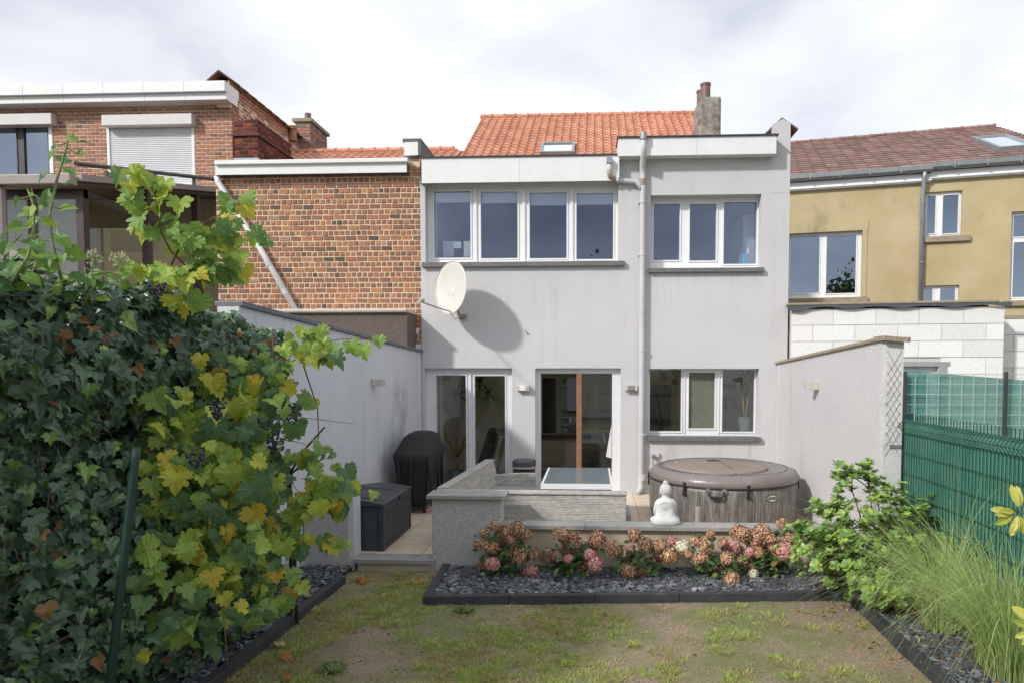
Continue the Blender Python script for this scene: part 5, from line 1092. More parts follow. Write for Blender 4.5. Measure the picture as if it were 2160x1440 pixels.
# socket on the facade with hanging cable
sk = fu(1381, 957); soc = thing('wall_socket', (sk[0], FY-.03, sk[1]), 'grey double wall socket with cable above the hot tub', 'socket')
FA.mb().box(sk[0]-.07, sk[0]+.07, -.05, -.001, sk[1]-.04, sk[1]+.03).build('housing', m_pvc, soc, bevel=.006)
FA.mb().box(sk[0]-.05, sk[0]+.0, -.09, -.051, sk[1]-.05, sk[1]-.0).build('plug', m_grey, soc, bevel=.006)
FA.mb().tube([(sk[0]-.03, -.07, sk[1]-.05), (sk[0]-.035, -.06, sk[1]-.2), (sk[0]-.05, -.1, sk[1]-.4), (sk[0]-.1, -.15, sk[1]-.7), (sk[0]-.02, -.4, sk[1]-.75)], .006, 6).build('cable', m_black, soc)
FA.mb().box(sk[0]-.09, sk[0]-.02, -.075, -.068, sk[1]-.26, sk[1]-.17).build('cable_tag', m_paper, soc)
# wall lamps
def lamp(M4, label, broken=False, bare=False):
    t = thing('wall_lamp', M4.translation, label, 'wall lamp', 'outdoor wall lamps')
    m_alu = m_cream
    MB(M4).box(-.10, -.058, -.085, -.001, -.045, .045).build('housing', m_alu, t, bevel=.003)
    MB(M4).box(-.0575, .1, -.02, -.001, -.045, .045).box(.058, .1, -.085, -.0205, -.045, .045).build('back_plate', m_alu, t, bevel=.003)
    MB(M4).box(-.057, .057, -.09, -.021, -.04, .042).build('lamp_shade', m_frame if not broken else m_zinc, t, bevel=.012)
    return t
a = fu(1104, 818); lamp(FA.M @ Matrix.Translation((a[0], 0, a[1])), 'outdoor lamp with white shade between the two patio doors')
a = fu(1331, 817); tl_ = lamp(FA.M @ Matrix.Translation((a[0], 0, a[1])), 'outdoor lamp with peeling silvery front beside the downpipe', True)
m_acr = M('clear_ribbed_acrylic', (.50,.50,.47,1), (.58,.58,.55,1), 40, .25)
def side_lamp(P, dirn, label):
    t = thing('wall_lamp', P, label, 'wall lamp', 'outdoor wall lamps'); x, y, z = P; d = dirn
    MB().box(x, x+d*.08, y, y+.05, z-.05, z+.05).box(x, x+d*.08, y-.06, y-.001, z-.05, z+.05).build('housing', m_cream, t, bevel=.003)
    MB().box(x+d*.0805, x+d*.16, y-.05, y+.04, z-.045, z+.045).build('lamp_shade', m_acr, t, bevel=.003); return t
sy = 9.1; f = (FY-sy)/(FY-6.05); lx = c0.x+(LWX1-c0.x)*f; p_ = atx(786, 806, lx); f = (FY-p_.y)/(FY-6.05); lx = c0.x+(LWX1-c0.x)*f; p_ = atx(786, 806, lx)
side_lamp((lx+.004, p_.y, p_.z), 1, 'square outdoor lamp on the tall left garden wall')
rx = r1.x-.004; p_ = atx(1724, 813, r0.x+(r1.x-r0.x)*.6); fr_ = (FY-p_.y)/(FY-6.98); rx = r0.x+(r1.x-r0.x)*fr_
side_lamp((rx-.004, p_.y, p_.z), -1, 'square outdoor lamp on the right garden wall')
# satellite dish
DC = at(950, 608, 10.62); dish = thing('satellite_dish', (DC.x, FY, DC.z), 'round ivory satellite dish bracketed to the grey facade', 'satellite dish')
nv = Vector((-.60, -.78, .08)).normalized(); uu = nv.cross(Vector((0,0,1))).normalized(); vv = uu.cross(nv).normalized(); 
def dp_(u, v, w): return DC + uu*u + vv*v + nv*w
rings = []
for k in range(9):
    r = k/8; rings.append([dp_(.37*r*math.cos(a)+.0001, .425*r*math.sin(a), .055*(r*r)-.055) for a in [2*math.pi*i/48 for i in range(48)]])
back = [[p - nv*.006 for p in rg_] for rg_ in rings[::-1]]
MB().loft(rings[0:1] + rings[1:] + back[:]).build('reflector', m_dish, dish, smooth=True)
MB().tube([dp_(.372*math.cos(a), .417*math.sin(a), 0) for a in [2*math.pi*i/48 for i in range(49)]], .006, 5).build('rim', m_cream, dish)
lnb = at(889, 637, 9.75); arm0 = dp_(0, -.36, -.02); MB().tube([arm0, arm0.lerp(lnb, .5)+Vector((0,0,-.008)), lnb], .011, 8).build('feed_arm', m_pvcb, dish)
dd_ = (DC-lnb).normalized(); MB().tube([lnb+dd_*.05+Vector((0,0,.02)), lnb+dd_*.0+Vector((0,0,.025)), lnb-dd_*.09+Vector((0,0,.02))], [.032,.024,.03], 12).build('receiver_head', m_cream, dish)
wb = fu(978, 668); MB().tube([dp_(0, -.15, -.06), Vector((wb[0]-.05, FY-.30, wb[1]+.10)), Vector((wb[0]-.03, FY-.15, wb[1]+.0)), Vector((wb[0], FY-.01, wb[1]))], .018, 8).build('mount_arm', m_pvcb, dish)
FA.mb().box(wb[0]-.05, wb[0]+.05, -.02, -.001, wb[1]-.05, wb[1]+.04).build('wall_plate', m_pvcb, dish)
MB().tube([arm0, arm0+Vector((.05,.1,-.12)), Vector((wb[0]-.08, FY-.3, wb[1]-.06)), Vector((wb[0]-.02, FY-.1, wb[1]-.02))], .004, 5).build('cable', m_black, dish)
mb = MB()
for u_, v_ in ((-.02,-.1),(.07,-.09),(-.03,-.26),(.06,-.25)): mb.sphere(dp_(u_, v_, -.045), .007, 6, 4)
mb.build('bolt', m_pvcb, dish)
a = fu(1112, 702); tag(FA.mb().tube([(a[0]-.02, -.03, a[1]+.03), (a[0], -.03, a[1]), (a[0]+.01, -.001, a[1]-.03)], .008, 6).build('wall_hook', m_grey), 'small grey metal hook on the facade below the upper window', 'hook')
# seated stone statue seen from behind
ST = at(1403, 1108, 7.30); sx_, sy_, s0 = ST.x, 7.29, COPZ+.001
H = at(1403, 1013, 7.29).z - s0; WH = (at(1434,1090,7.3).x - at(1371,1090,7.3).x)/2*.97
st = thing('garden_statue', (sx_, sy_, s0), 'white stone seated meditating statue with curled hair facing away on the coping', 'statue')
m_st = M('whitewashed_stone', (.60,.60,.58,1), (.74,.74,.72,1), 9, .85, .6, 70, .005, fine=.15, dirt=((.34,.33,.31,1), 7, .64))
def sring(z, rx, ry, cy=0, n=48, fold=0, p=2.4):
    o_ = []
    for i in range(n):
        a = 2*math.pi*i/n; c_, s_ = math.cos(a), math.sin(a); x = rx*math.copysign(abs(c_)**(2/p), c_); y = ry*math.copysign(abs(s_)**(2/p), s_)
        if fold and s_ < 0:
            q = x/max(rx, .01); y -= fold*(math.sin((z*H*0+z*62 - 2.2*math.sqrt(max(0, 1-q*q))*1.0)*3.0) * max(0, .9-abs(q)))
        o_.append((sx_+x, sy_+cy+y, s0+z*H))
    return o_
K = WH
prof = [(0,.93,.72,0),(.03,.99,.78,0),(.07,1.0,.80,0),(.11,.94,.78,0),(.15,.82,.70,.0),(.19,.72,.58,.01),(.24,.66,.5,.01),(.30,.65,.46,.01),(.36,.66,.45,.01),(.42,.675,.45,.01),(.47,.675,.45,.01),(.51,.65,.44,.01),(.545,.58,.41,.01),(.575,.44,.36,.01),(.60,.30,.30,.01),(.62,.25,.25,.01),(.66,.23,.23,.01)]
MB().loft([sring(z, rx*K, ry*K, cy, fold=.016 if .2 < z < .58 else 0) for z, rx, ry, cy in prof]).build('body', m_st, st, smooth=True)
for s_ in (-1, 1):
    MB().tube([(sx_+s_*K*.44, sy_+.01, s0+.55*H), (sx_+s_*K*.58, sy_+.0, s0+.47*H), (sx_+s_*K*.66, sy_+.01, s0+.34*H), (sx_+s_*K*.66, sy_+.04, s0+.23*H), (sx_+s_*K*.45, sy_+.13, s0+.17*H)], [K*.13,K*.17,K*.16,K*.15,K*.11], 12).build('arm', m_st, st, smooth=True)
    MB().sphere((sx_+s_*K*.72, sy_+.03, s0+.085*H), K*.30, 14, 8, (1,1.0,.7)).build('knee', m_st, st, smooth=True)
hz_ = s0+.765*H; MB().sphere((sx_+.002, sy_+.01, hz_), K*.36, 20, 12, (1,1,1.3)).build('head', m_st, st, smooth=True)
mb = MB()
for j in range(9):
    ph = -.15+ j*.19; nn_ = max(3, int(17*math.cos(ph)))
    for i in range(nn_):
        a = 2*math.pi*(i+.5*(j%2))/nn_
        if math.sin(a) > .5 and ph < .6: continue
        mb.sphere((sx_+.002+K*.36*math.cos(ph)*math.cos(a), sy_+.01+K*.36*math.cos(ph)*math.sin(a), hz_+K*.47*math.sin(ph)), K*.062, 6, 4)
for j in range(4):
    ph = .2+j*.4
    for i in range(6): a = 1.047*i+.5*j; mb.sphere((sx_+K*.15*math.cos(ph)*math.cos(a), sy_+.01+K*.15*math.cos(ph)*math.sin(a), hz_+K*.47+K*.19*math.sin(ph)), K*.06, 6, 4)
mb.build('hair_curls', m_st, st, smooth=True)
for s_ in (-1, 1): MB().sphere((sx_+s_*K*.36, sy_+.02, hz_-.02), K*.1, 8, 6, (.5,.8,1.9)).build('ear', m_st, st, smooth=True)
MB().sphere((sx_, sy_+.01+K*.36, hz_-.01), K*.06, 8, 6, (.8,1,1.6)).build('nose', m_st, st, smooth=True)

# ================================================================== PLANTS
def leafshape(kind):
    if kind == 'ivy': h = [(0,0),(.17,-.13),(.42,-.02),(.56,.16),(.34,.30),(.40,.58),(.17,.58),(0,1.0)]
    elif kind == 'ivy2': h = [(0,0),(.2,-.12),(.40,.06),(.47,.30),(.30,.42),(.20,.68),(0,.98)]
    elif kind == 'oval': h = [(0,0),(.12,.08),(.25,.3),(.29,.55),(.20,.82),(0,.98)]
    elif kind == 'narrow': h = [(0,0),(.07,.1),(.15,.35),(.18,.6),(.12,.85),(0,1.05)]
    elif kind == 'heart': h = [(0,0),(.2,-.1),(.38,.08),(.40,.34),(.22,.7),(0,1.0)]
    elif kind == 'vine': h = [(0,.06),(.10,-.12),(.22,-.20),(.28,-.10),(.42,-.12),(.46,.02),(.60,.04),(.54,.18),(.66,.30),(.50,.36),(.36,.36),(.48,.50),(.46,.66),(.32,.64),(.24,.60),(.20,.80),(.10,.84),(0,1.0)]
    elif kind == 'vine2': h = [(0,.04),(.12,-.16),(.30,-.16),(.38,-.02),(.52,.0),(.54,.14),(.62,.22),(.54,.32),(.56,.46),(.42,.48),(.40,.66),(.26,.68),(.20,.82),(.08,.84),(0,1.0)]
    return h + [(-x, y) for x, y in h[-2:0:-1]]
def leafmesh(kind, seed, fold=.30, curl=.45):
    r = random.Random(seed); o = leafshape(kind); c = (r.uniform(-.03,.03), .35); f = lambda x, y: fold*abs(x)*r.uniform(.7,1.3) - curl*max(0, y-.2)**2 + r.uniform(-.035,.035)
    pts = [(x*r.uniform(.92,1.08), y*r.uniform(.95,1.05)) for x, y in o]; vs = [(c[0], c[1], 0)] + [(x, y, f(x, y)) for x, y in pts]; n = len(pts)
    return vs, [(0, 1+i, 1+(i+1) % n) for i in range(n)]
def basis(nrm, down):   # leaf normal and direction of its tip
    n = Vector(nrm).normalized(); y = Vector(down); y = (y - n*y.dot(n)); 
    if y.length < 1e-3: y = n.orthogonal()
    y.normalize(); x = y.cross(n); return Matrix(((x.x,y.x,n.x,0),(x.y,y.y,n.y,0),(x.z,y.z,n.z,0),(0,0,0,1)))
def rv(s=1): return Vector((R.gauss(0,s), R.gauss(0,s), R.gauss(0,s)))
def leaves(parent, items, kinds, mat, nparts, name='leaf', rest='foliage', seed=1, want=None, curl=.5):
    protos = [leafmesh(k, seed*31+i, curl=curl) for i, k in enumerate(kinds)]; mes = []
    for vs, fs in protos:
        m_ = MB(); m_.add(vs, fs); mes.append(m_.mesh(name, mat))
    sc_ = []
    for (p, n, d, s) in items:
        q = proj(p); vis = 0 <= q[0] <= 2160 and 0 <= q[1] <= 1440 and (want(*q) if want else True)
        sc_.append((0 if vis else 1, -s/max(.3, p[1])*(.3+max(0, -Vector(n).normalized().dot((Vector(p)-EYE).normalized()))), R.random(), p, n, d, s))
    sc_.sort(key=lambda x: x[:3]); mb = MB()
    for i, (v_, _, _, p, n, d, s) in enumerate(sc_):
        k = R.randrange(len(protos)); T = Matrix.Translation(p) @ basis(n, d) @ Matrix.Diagonal((s*R.uniform(.85,1.15), s, s, 1))
        if i < nparts and v_ == 0: inst(name, mes[k], T, parent)
        else:
            vs, fs = protos[k]; mb.add([T @ Vector(x) for x in vs], fs)
    if mb.v: mb.build(rest, mat, parent, kind='stuff')
m_ivy = leaf_mat('ivy_leaf', [(0,(.04,.08,.052,1)),(.5,(.075,.14,.082,1)),(.86,(.12,.20,.11,1)),(.955,(.15,.27,.07,1)),(1,(.26,.40,.09,1))], .36, .12, .35, 30, .6)
m_ivyyoung = leaf_mat('young_ivy_leaf', [(0,(.06,.15,.04,1)),(.5,(.12,.25,.045,1)),(1,(.30,.44,.06,1))], .35, .4, .2)
m_deadleaf = leaf_mat('dead_leaf', [(0,(.13,.06,.03,1)),(.5,(.28,.14,.06,1)),(1,(.42,.25,.11,1))], .8, .15, .4)
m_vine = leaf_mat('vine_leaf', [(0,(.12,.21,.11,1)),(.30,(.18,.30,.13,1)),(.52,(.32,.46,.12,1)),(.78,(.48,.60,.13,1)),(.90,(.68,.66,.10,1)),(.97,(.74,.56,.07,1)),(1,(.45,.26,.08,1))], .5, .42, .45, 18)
m_vinetop = leaf_mat('sun_tinted_vine_leaf', [(0,(.17,.29,.10,1)),(.45,(.30,.46,.11,1)),(.8,(.46,.58,.10,1)),(1,(.68,.58,.07,1))], .5, .45, .35, 18)  # lighter copy of the vine leaf, sunlight put into its colour
m_grape = M('black_grape', (.012,.013,.03,1), (.03,.032,.06,1), 40, .35)
# fence that carries the ivy
IVB = [(-3.05, 2.2), (-2.92, 3.3), (-2.85, 4.3), (-2.92, 5.3), (-3.02, 6.15)]
def ivx(y):
    for (x0_, y0_), (x1_, y1_) in zip(IVB, IVB[1:]):
        if y <= y1_: return x0_ + (x1_-x0_)*(y-y0_)/(y1_-y0_)
    return IVB[-1][0]
m_fencew = M('dark_fence_board', (.035,.022,.016,1), (.06,.04,.03,1), 5, .9, .4, 50, .004, streak=(5,5,.5))
wf = thing('wooden_fence', (-3.35, 3.5, GZ), 'dark brown board fence almost swallowed by the ivy', 'fence')
yy = 1.4
while yy < 6.0: MB().box(-3.40, -3.36, yy+.004, yy+.14, -.2, 2.18).build('board', m_fencew, wf); yy += .145
MB().box(-3.359, -3.32, 1.4, 6.0, 1.9, 1.98).box(-3.359, -3.32, 1.4, 6.0, .3, .38).build('cross_rail', m_fencew, wf)
ivy = thing('ivy_hedge', (-2.95, 3.6, GZ), 'dense dark green ivy hedge covering the fence along the left edge', 'hedge')
itz = lambda y: 2.50 - .03*(y-3) + .16*noise.noise(Vector((y*1.5, 0, 7))) + .07*noise.noise(Vector((y*5, 0, 3))) - max(0, y-5.2)*.14
items = []; dead = []; yng = []
for _ in range(10000):
    y = R.uniform(2.5, 6.2) if R.random() < .9 else R.uniform(6.0, 6.5); top = itz(y); z = GZ + (top-GZ)*R.random()**.92
    if y > 5.5 and z < 1.75 + (y-5.5)*.6 and R.random() < .85: continue
    bulge = .20*noise.noise(Vector((y*1.1, z*1.1, 3))) + .10*noise.noise(Vector((y*3, z*3, 9)))
    x = ivx(y) + bulge + R.uniform(-.16, .10) + .12*math.exp(-((z-2.1)/.3)**2)
    p = Vector((x, y, z)); n = Vector((.62, -.62, .28)) + rv(.32); d = Vector((.1, -.1, -1)) + rv(.45)
    s = R.uniform(.05, .115)
    if noise.noise(Vector((y*1.6, z*1.6, 20))) > .5 and R.random() < .6: continue
    (dead if R.random() < .018 + .16*math.exp(-((z-2.22)/.10)**2) else items).append((p, n, d, s))
for _ in range(2600):   # top of the hedge, leaves facing up
    y = R.uniform(2.6, 6.4); x = ivx(y) + R.uniform(-.55, .12); z = itz(y) + R.uniform(-.10, .07); items.append((Vector((x, y, z)), Vector((.2, -.35, .8))+rv(.35), Vector((.5, -.5, -.2))+rv(.5), R.uniform(.05, .095)))
leaves(ivy, items, ['ivy','ivy','ivy2','ivy'], m_ivy, 300, want=lambda x, y: not (x > 300 and y > 760))
leaves(ivy, dead, ['ivy','ivy2'], m_deadleaf, 30, name='dead_leaf', rest='dead_foliage', seed=5, curl=.9)
mb = MB()
for _ in range(110):
    y = R.uniform(2.8, 6.2); z = R.uniform(.2, 2.3); p = Vector((ivx(y)+R.uniform(-.1,.1), y, z)); pts = [p]
    d = Vector((R.uniform(-.2,.3), R.uniform(-1,1), R.uniform(-.6,.6))).normalized()
    for k in range(5): d = (d + rv(.25)).normalized(); p = p + d*.09; pts.append(p)
    mb.tube(pts, [.0035]*5+[.0015], 5)
mb.build('stems', m_bark, ivy, kind='stuff')
# near-black sheet behind the ivy leaves, shade of the gaps painted in
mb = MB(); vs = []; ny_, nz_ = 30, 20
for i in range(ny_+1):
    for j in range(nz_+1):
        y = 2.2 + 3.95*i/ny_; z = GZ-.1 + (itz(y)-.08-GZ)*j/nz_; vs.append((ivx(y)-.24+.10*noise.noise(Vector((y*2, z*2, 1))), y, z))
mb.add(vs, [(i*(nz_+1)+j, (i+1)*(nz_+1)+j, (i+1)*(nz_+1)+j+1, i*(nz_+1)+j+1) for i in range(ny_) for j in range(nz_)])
mb.build('inner_shade_sheet', M('gap_shade', (.012,.014,.010,1), (.03,.026,.018,1), 14, 1, .8, 30, .02), ivy, smooth=True)
# green post
g0 = at(232, 1440, 2.95); g1 = at(291, 915, 3.1); gd_ = (g0-g1).normalized()
gp = MB().tube([g1+gd_*.06, g1+gd_*.12, g1+gd_*((g1.z-GZ)/-gd_.z)], .019, 12); tag(gp.build('fence_post', M('dark_green_post', (.004,.03,.024,1), (.006,.04,.03,1), 5, .6), smooth=True), 'leaning dark green metal post in front of the ivy', 'post')
# ivy shoots standing above the hedge
def shoot(pts, label, sz=.085, young=True, n=16, grp_='ivy shoots above the hedge'):
    t = thing('ivy_shoot', pts[0], label, 'plant', grp_); P = [Vector(p) for p in pts]
    MB().tube(P, [.008]+[.006]*(len(P)-2)+[.003], 6).build('stem', m_gstem, t, smooth=True); it = []
    L_ = len(P)-1
    for i in range(n):
        f = (i+.5)/n*L_; k = min(int(f), L_-1); p = P[k].lerp(P[k+1], f-k); a = i*2.4+R.uniform(-.3,.3); d = Vector((math.cos(a), math.sin(a), R.uniform(-.3,.25)))
        e_ = p + d*.045; it.append((e_, Vector((d.x*.3, -.8+d.y*.2, .6))+rv(.3), d+Vector((0,0,-.25)), sz*R.uniform(.75,1.15)*(1-.35*(i/n))))
    for (p, n_, d, s) in it: pass
    leaves(t, it, ['heart','oval','heart'], m_ivyyoung, 60, seed=9, curl=.35)
    mb = MB()
    for (p, n_, d, s) in it: mb.tube([p, p - Vector(d).normalized()*.05], .0025, 4)
    mb.build('leaf_stalks', m_gstem, t); return t
S = lambda x, y, Y: at(x, y, Y)
shoot([S(130,590,3.3), S(112,520,3.3), S(105,450,3.3), S(120,380,3.3), S(138,320,3.3), S(146,285,3.32)], 'tallest upright young ivy shoot near the left edge', .095, n=20)
shoot([S(30,590,3.0), S(60,540,3.0), S(72,480,3.05), S(70,430,3.05), S(58,400,3.05)], 'shorter bright green ivy shoot at the left edge', .085, n=15)
shoot([S(-20,600,3.1), S(0,560,3.1), S(20,520,3.15), S(45,495,3.2)], 'low leafy ivy shoot leaning in from the left edge', .095, n=14)
shoot([S(100,620,3.5), S(160,590,3.5), S(215,575,3.55), S(240,590,3.6)], 'arching ivy shoot lying on top of the hedge', .08, n=12)
shoot([S(10,610,3.2), S(40,570,3.2), S(95,545,3.25), S(150,540,3.3)], 'leafy ivy shoot bending right low over the hedge top', .10, n=16)
shoot([S(180,640,3.6), S(185,600,3.6), S(178,565,3.6)], 'short ivy shoot beside the ivy flower balls', .08, n=9)
m_umb = M('pale_green_flowers', (.36,.40,.20,1), (.46,.48,.28,1), 30, .8)
for (x, y, lb) in ((200, 545, 'pale green ivy flower ball on the hedge top, left one'), (252, 548, 'pale green ivy flower ball on the hedge top beside the vine leaves')):
    c = at(x, y, 3.7); t = thing('ivy_flower', c-Vector((0,0,.16)), lb, 'flower'); MB().tube([c-Vector((0,0,.18)), c], .004, 5).build('stalk', m_gstem, t); mb = MB()
    for _ in range(70): d = rv().normalized()*R.uniform(.03,.05); mb.tube([c, c+d], .0012, 3, False); mb.sphere(c+d, .0055, 5, 3)
    mb.build('flower_head', m_umb, t)
# grape vine
vine = thing('grape_vine', (at(600,1200,5.6).x, 5.6, GZ), 'grape vine with yellowing lobed leaves and dark grapes hanging before the ivy', 'vine')
items = []; items2 = []
blobs = [(470,830,4.5,.28,.25,.20,75),(420,960,4.3,.28,.25,.28,150),(380,900,4.2,.18,.22,.20,45),(540,790,4.9,.24,.25,.14,45),(510,880,4.7,.22,.25,.22,70),(480,1010,4.4,.30,.3,.26,130),(410,1080,4.2,.27,.25,.22,90),(545,1050,4.8,.22,.28,.24,70),(640,740,5.0,.16,.2,.12,24),(600,850,5.1,.12,.2,.10,10),(650,960,5.1,.20,.2,.10,22),(670,1050,5.2,.24,.2,.10,40),(590,1120,5.0,.22,.2,.12,26),(450,1170,4.2,.28,.25,.22,90),(540,1200,4.5,.25,.2,.16,45),(340,1180,4.0,.24,.2,.25,60),(330,1370,3.8,.10,.1,.05,8),(420,1290,4.0,.2,.2,.15,26),(520,1370,4.1,.04,.06,.08,5),(455,1060,4.3,.15,.15,.5,60),(700,1010,5.3,.12,.1,.10,22),(665,740,5.2,.09,.08,.10,18),(560,1230,4.6,.14,.1,.08,12),(350,1000,4.05,.10,.1,.25,30),(715,1060,5.3,.08,.08,.09,12),(700,1140,5.3,.12,.1,.05,8),(610,1230,4.9,.10,.08,.04,7),(600,1260,4.7,.05,.05,.03,4),(730,985,5.4,.05,.05,.04,5),(640,880,5.2,.10,.1,.06,8),(300,840,4.1,.08,.1,.10,10),(540,1290,4.3,.07,.06,.04,5)]
for (px_, py_, Y, a, b_, c_, n) in blobs:
    C = at(px_, py_, Y)
    for _ in range(int(n*.86)):
        d = rv(.58); p = C + Vector((d.x*a, d.y*b_, d.z*c_))
        if noise.noise(Vector((p.x*4, p.y*2, p.z*4+11))) > .22: continue
        nn_ = Vector((.35, -.75, .35))+rv(.4); items.append((p, nn_, Vector((.1,-.1,-1))+rv(.5), R.uniform(.07,.15)))
def cane(pts, r0=.008, r1=.004, mat=m_bark): 
    return MB().tube(pts, [r0+(r1-r0)*i/(len(pts)-1) for i in range(len(pts))], 7).build('cane', mat, vine, smooth=True)
# climbing sprays above the hedge
sp1 = [S(430,620,4.3), S(400,570,4.2), S(360,530,4.1), S(340,490,4.05), S(330,430,4.0), S(315,385,4.0), S(290,365,4.0)]
sp2 = [S(360,560,4.2), S(390,500,4.25), S(430,470,4.3), S(470,450,4.35), S(510,440,4.4)]
sp3 = [S(600,880,5.0), S(560,780,5.0), S(600,740,5.1), S(660,725,5.3), S(720,715,5.5), S(790,715,5.7)]
for P, r in ((sp1,.008),(sp2,.007),(sp3,.005)): cane(P, r, .003, m_twig)
for (px_, py_, Y, a, b_, c_, n) in [(288,400,4.0,.04,.06,.07,7),(275,362,4.0,.05,.05,.03,4),(350,410,4.05,.06,.06,.08,7),(300,460,4.05,.05,.06,.05,4),(370,490,4.15,.10,.08,.08,9),(430,505,4.2,.12,.1,.09,14),(480,490,4.3,.10,.1,.09,11),(505,430,4.4,.07,.06,.04,5),(545,500,4.45,.05,.06,.03,3),(430,570,4.25,.14,.12,.07,15),(350,570,4.1,.12,.1,.05,10),(400,630,4.2,.08,.08,.05,5),(280,560,4.0,.05,.05,.02,3),(480,560,4.3,.06,.08,.05,5)]:
    C = at(px_, py_, Y)
    for _ in range(n):
        d = rv(.55); items2.append((C + Vector((d.x*a, d.y*b_, d.z*c_)), Vector((.1, -.8, .45))+rv(.35), Vector((.1,-.1,-1))+rv(.6), R.uniform(.085,.135)))
for q, s in [((690,735),.1),((715,740),.12),((740,728),.11),((765,735),.12),((800,718),.09),((640,700),.09),((655,760),.1),((620,720),.09)]:
    items2.append((at(q[0], q[1]-8, 5.4), Vector((0,-.9,.3))+rv(.2), Vector((0,0,-1))+rv(.3), s*1.15))
leaves(vine, items, ['vine','vine2','vine','vine2'], m_vine, 300, seed=3, curl=.75)
leaves(vine, items2, ['vine','vine2','vine'], m_vinetop, 150, name='sun_tinted_leaf', rest='upper_foliage', seed=4, curl=.6)
base = Vector((at(610,1200,5.6).x, 5.6, GZ)); 
for pts, r in (([base, base+Vector((.02,0,.6)), S(608,1010,5.5), S(590,960,5.3), S(560,900,5.1), S(548,800,5.0)], .02), ([base+Vector((.06,0,0)), S(618,1080,5.5), S(610,1000,5.5), S(640,950,5.4), S(685,900,5.4)], .015), ([S(600,1010,5.5), S(660,960,5.4), S(700,950,5.5)], .010), ([S(545,730,5.0), S(550,860,5.0), S(590,960,5.3)], .012), ([S(575,700,5.1), S(580,790,5.05), S(560,880,5.0)], .008), ([S(630,740,5.1), S(670,860,5.3), S(672,920,5.35), S(650,1000,5.4)], .006), ([S(570,860,5.0), S(640,880,5.2), S(745,893,5.6)], .004), ([S(430,1200,4.2), S(470,1280,4.1), S(480,1400,4.0)], .006), ([S(400,1330,4.0), S(440,1250,4.1), S(500,1180,4.3)], .005), ([S(620,1160,5.4), S(640,1130,5.3), S(640,1050,5.3), S(600,1000,5.3)], .005), ([S(520,1250,4.3), S(560,1215,4.5), S(640,1230,4.8)], .004)):
    cane(pts, r, r*.5, m_bark if r > .007 else m_twig)
def bunch(px_, py_, Y, n, hgt=.12):
    c = at(px_, py_, Y-.32); mb = MB()
    for i in range(n):
        f = i/n; w_ = .048*(1-f)**.6; a = R.uniform(0,6.28); mb.sphere(c+Vector((w_*math.cos(a), w_*math.sin(a), -f*hgt+R.uniform(-.01,.01))), R.uniform(.0085,.0105), 8, 6)
    mb.build('grape_bunch', m_grape, vine, smooth=True)
for b_ in ((458,845,4.2,42,.11),(412,950,4.0,26,.10),(574,905,4.75,36,.15),(592,840,4.85,12,.06),(625,850,5.0,12,.06),(330,598,4.0,24,.07),(560,880,4.7,16,.08),(618,875,5.0,8,.06)): bunch(*b_)
# shrub on the right
def rosettes(parent, centers, mat, ln, nl=10, name='leaf_cluster', protos=5):
    mes = []
    for k in range(protos):
        mb = MB(); vs, fs = leafmesh('oval', 50+k, fold=.12, curl=.2)
        for i in range(nl):
            a = 2.4*i+R.uniform(-.2,.2); el = .15+.75*(i/nl); d = Vector((math.cos(a)*math.cos(el), math.sin(a)*math.cos(el), math.sin(el))); nn_ = Vector((-math.cos(a)*math.sin(el), -math.sin(a)*math.sin(el), math.cos(el)))
            mb.x = Matrix.Translation(d*ln*.12) @ basis(nn_, d) @ Matrix.Diagonal((ln*1.05, ln*R.uniform(.8,1.1), ln, 1)); mb.add(vs, fs)
        mb.x = None; mes.append(mb)
    ms = [m_.mesh(name, mat) for m_ in mes]
    sc_ = sorted([(c[1].y+R.random()*.15, i, c) for i, c in enumerate(centers)], key=lambda x: x[:2])
    rest = MB()
    for i, (_, _, (up_, c)) in enumerate(sc_):
        T = Matrix.Translation(c) @ Vector(up_).to_track_quat('Z', 'Y').to_matrix().to_4x4() @ Matrix.Rotation(R.uniform(0,6.28), 4, 'Z') @ Matrix.Scale(R.uniform(.75,1.2), 4); k = R.randrange(protos)
        if i < 300: inst(name, ms[k], T, parent)
        else: rest.add([T @ Vector(v) for v in mes[k].v], mes[k].f)
    if rest.v: rest.build('inner_foliage', mat, parent, kind='stuff')
m_shrub = leaf_mat('shrub_leaf', [(0,(.13,.23,.07,1)),(.5,(.22,.36,.09,1)),(.85,(.34,.48,.10,1)),(1,(.52,.62,.08,1))], .38, .25, .25, 25, .5)
sc0 = Vector((2.5, 6.05, GZ)); shr = thing('evergreen_shrub', sc0, 'bushy evergreen shrub with small glossy leaves at the end of the low wall', 'shrub')
cen = []; br = MB()
lobes = [(1790,1010,6.35,.17,.12,8),(1745,1000,6.3,.0,.0,0),(1830,1000,6.3,.16,.11,9),(1850,1040,6.2,.12,.09,6),(1780,1060,6.4,.12,.08,6),(1735,1075,6.4,.15,.09,8),(1690,1120,6.45,.18,.12,10),(1760,1130,6.25,.30,.18,34),(1850,1110,6.1,.30,.2,36),(1900,1120,6.2,.25,.2,24),(1800,1180,6.1,.34,.2,46),(1890,1190,6.0,.32,.22,40),(1950,1170,6.1,.25,.2,20),(1860,1235,5.95,.22,.13,36),(1910,1245,5.9,.24,.14,30),(1935,1080,6.3,.2,.12,12),(1880,1035,6.3,.13,.1,8)]
stem0 = at(1880, 1270, 5.95); stem0.z = GZ
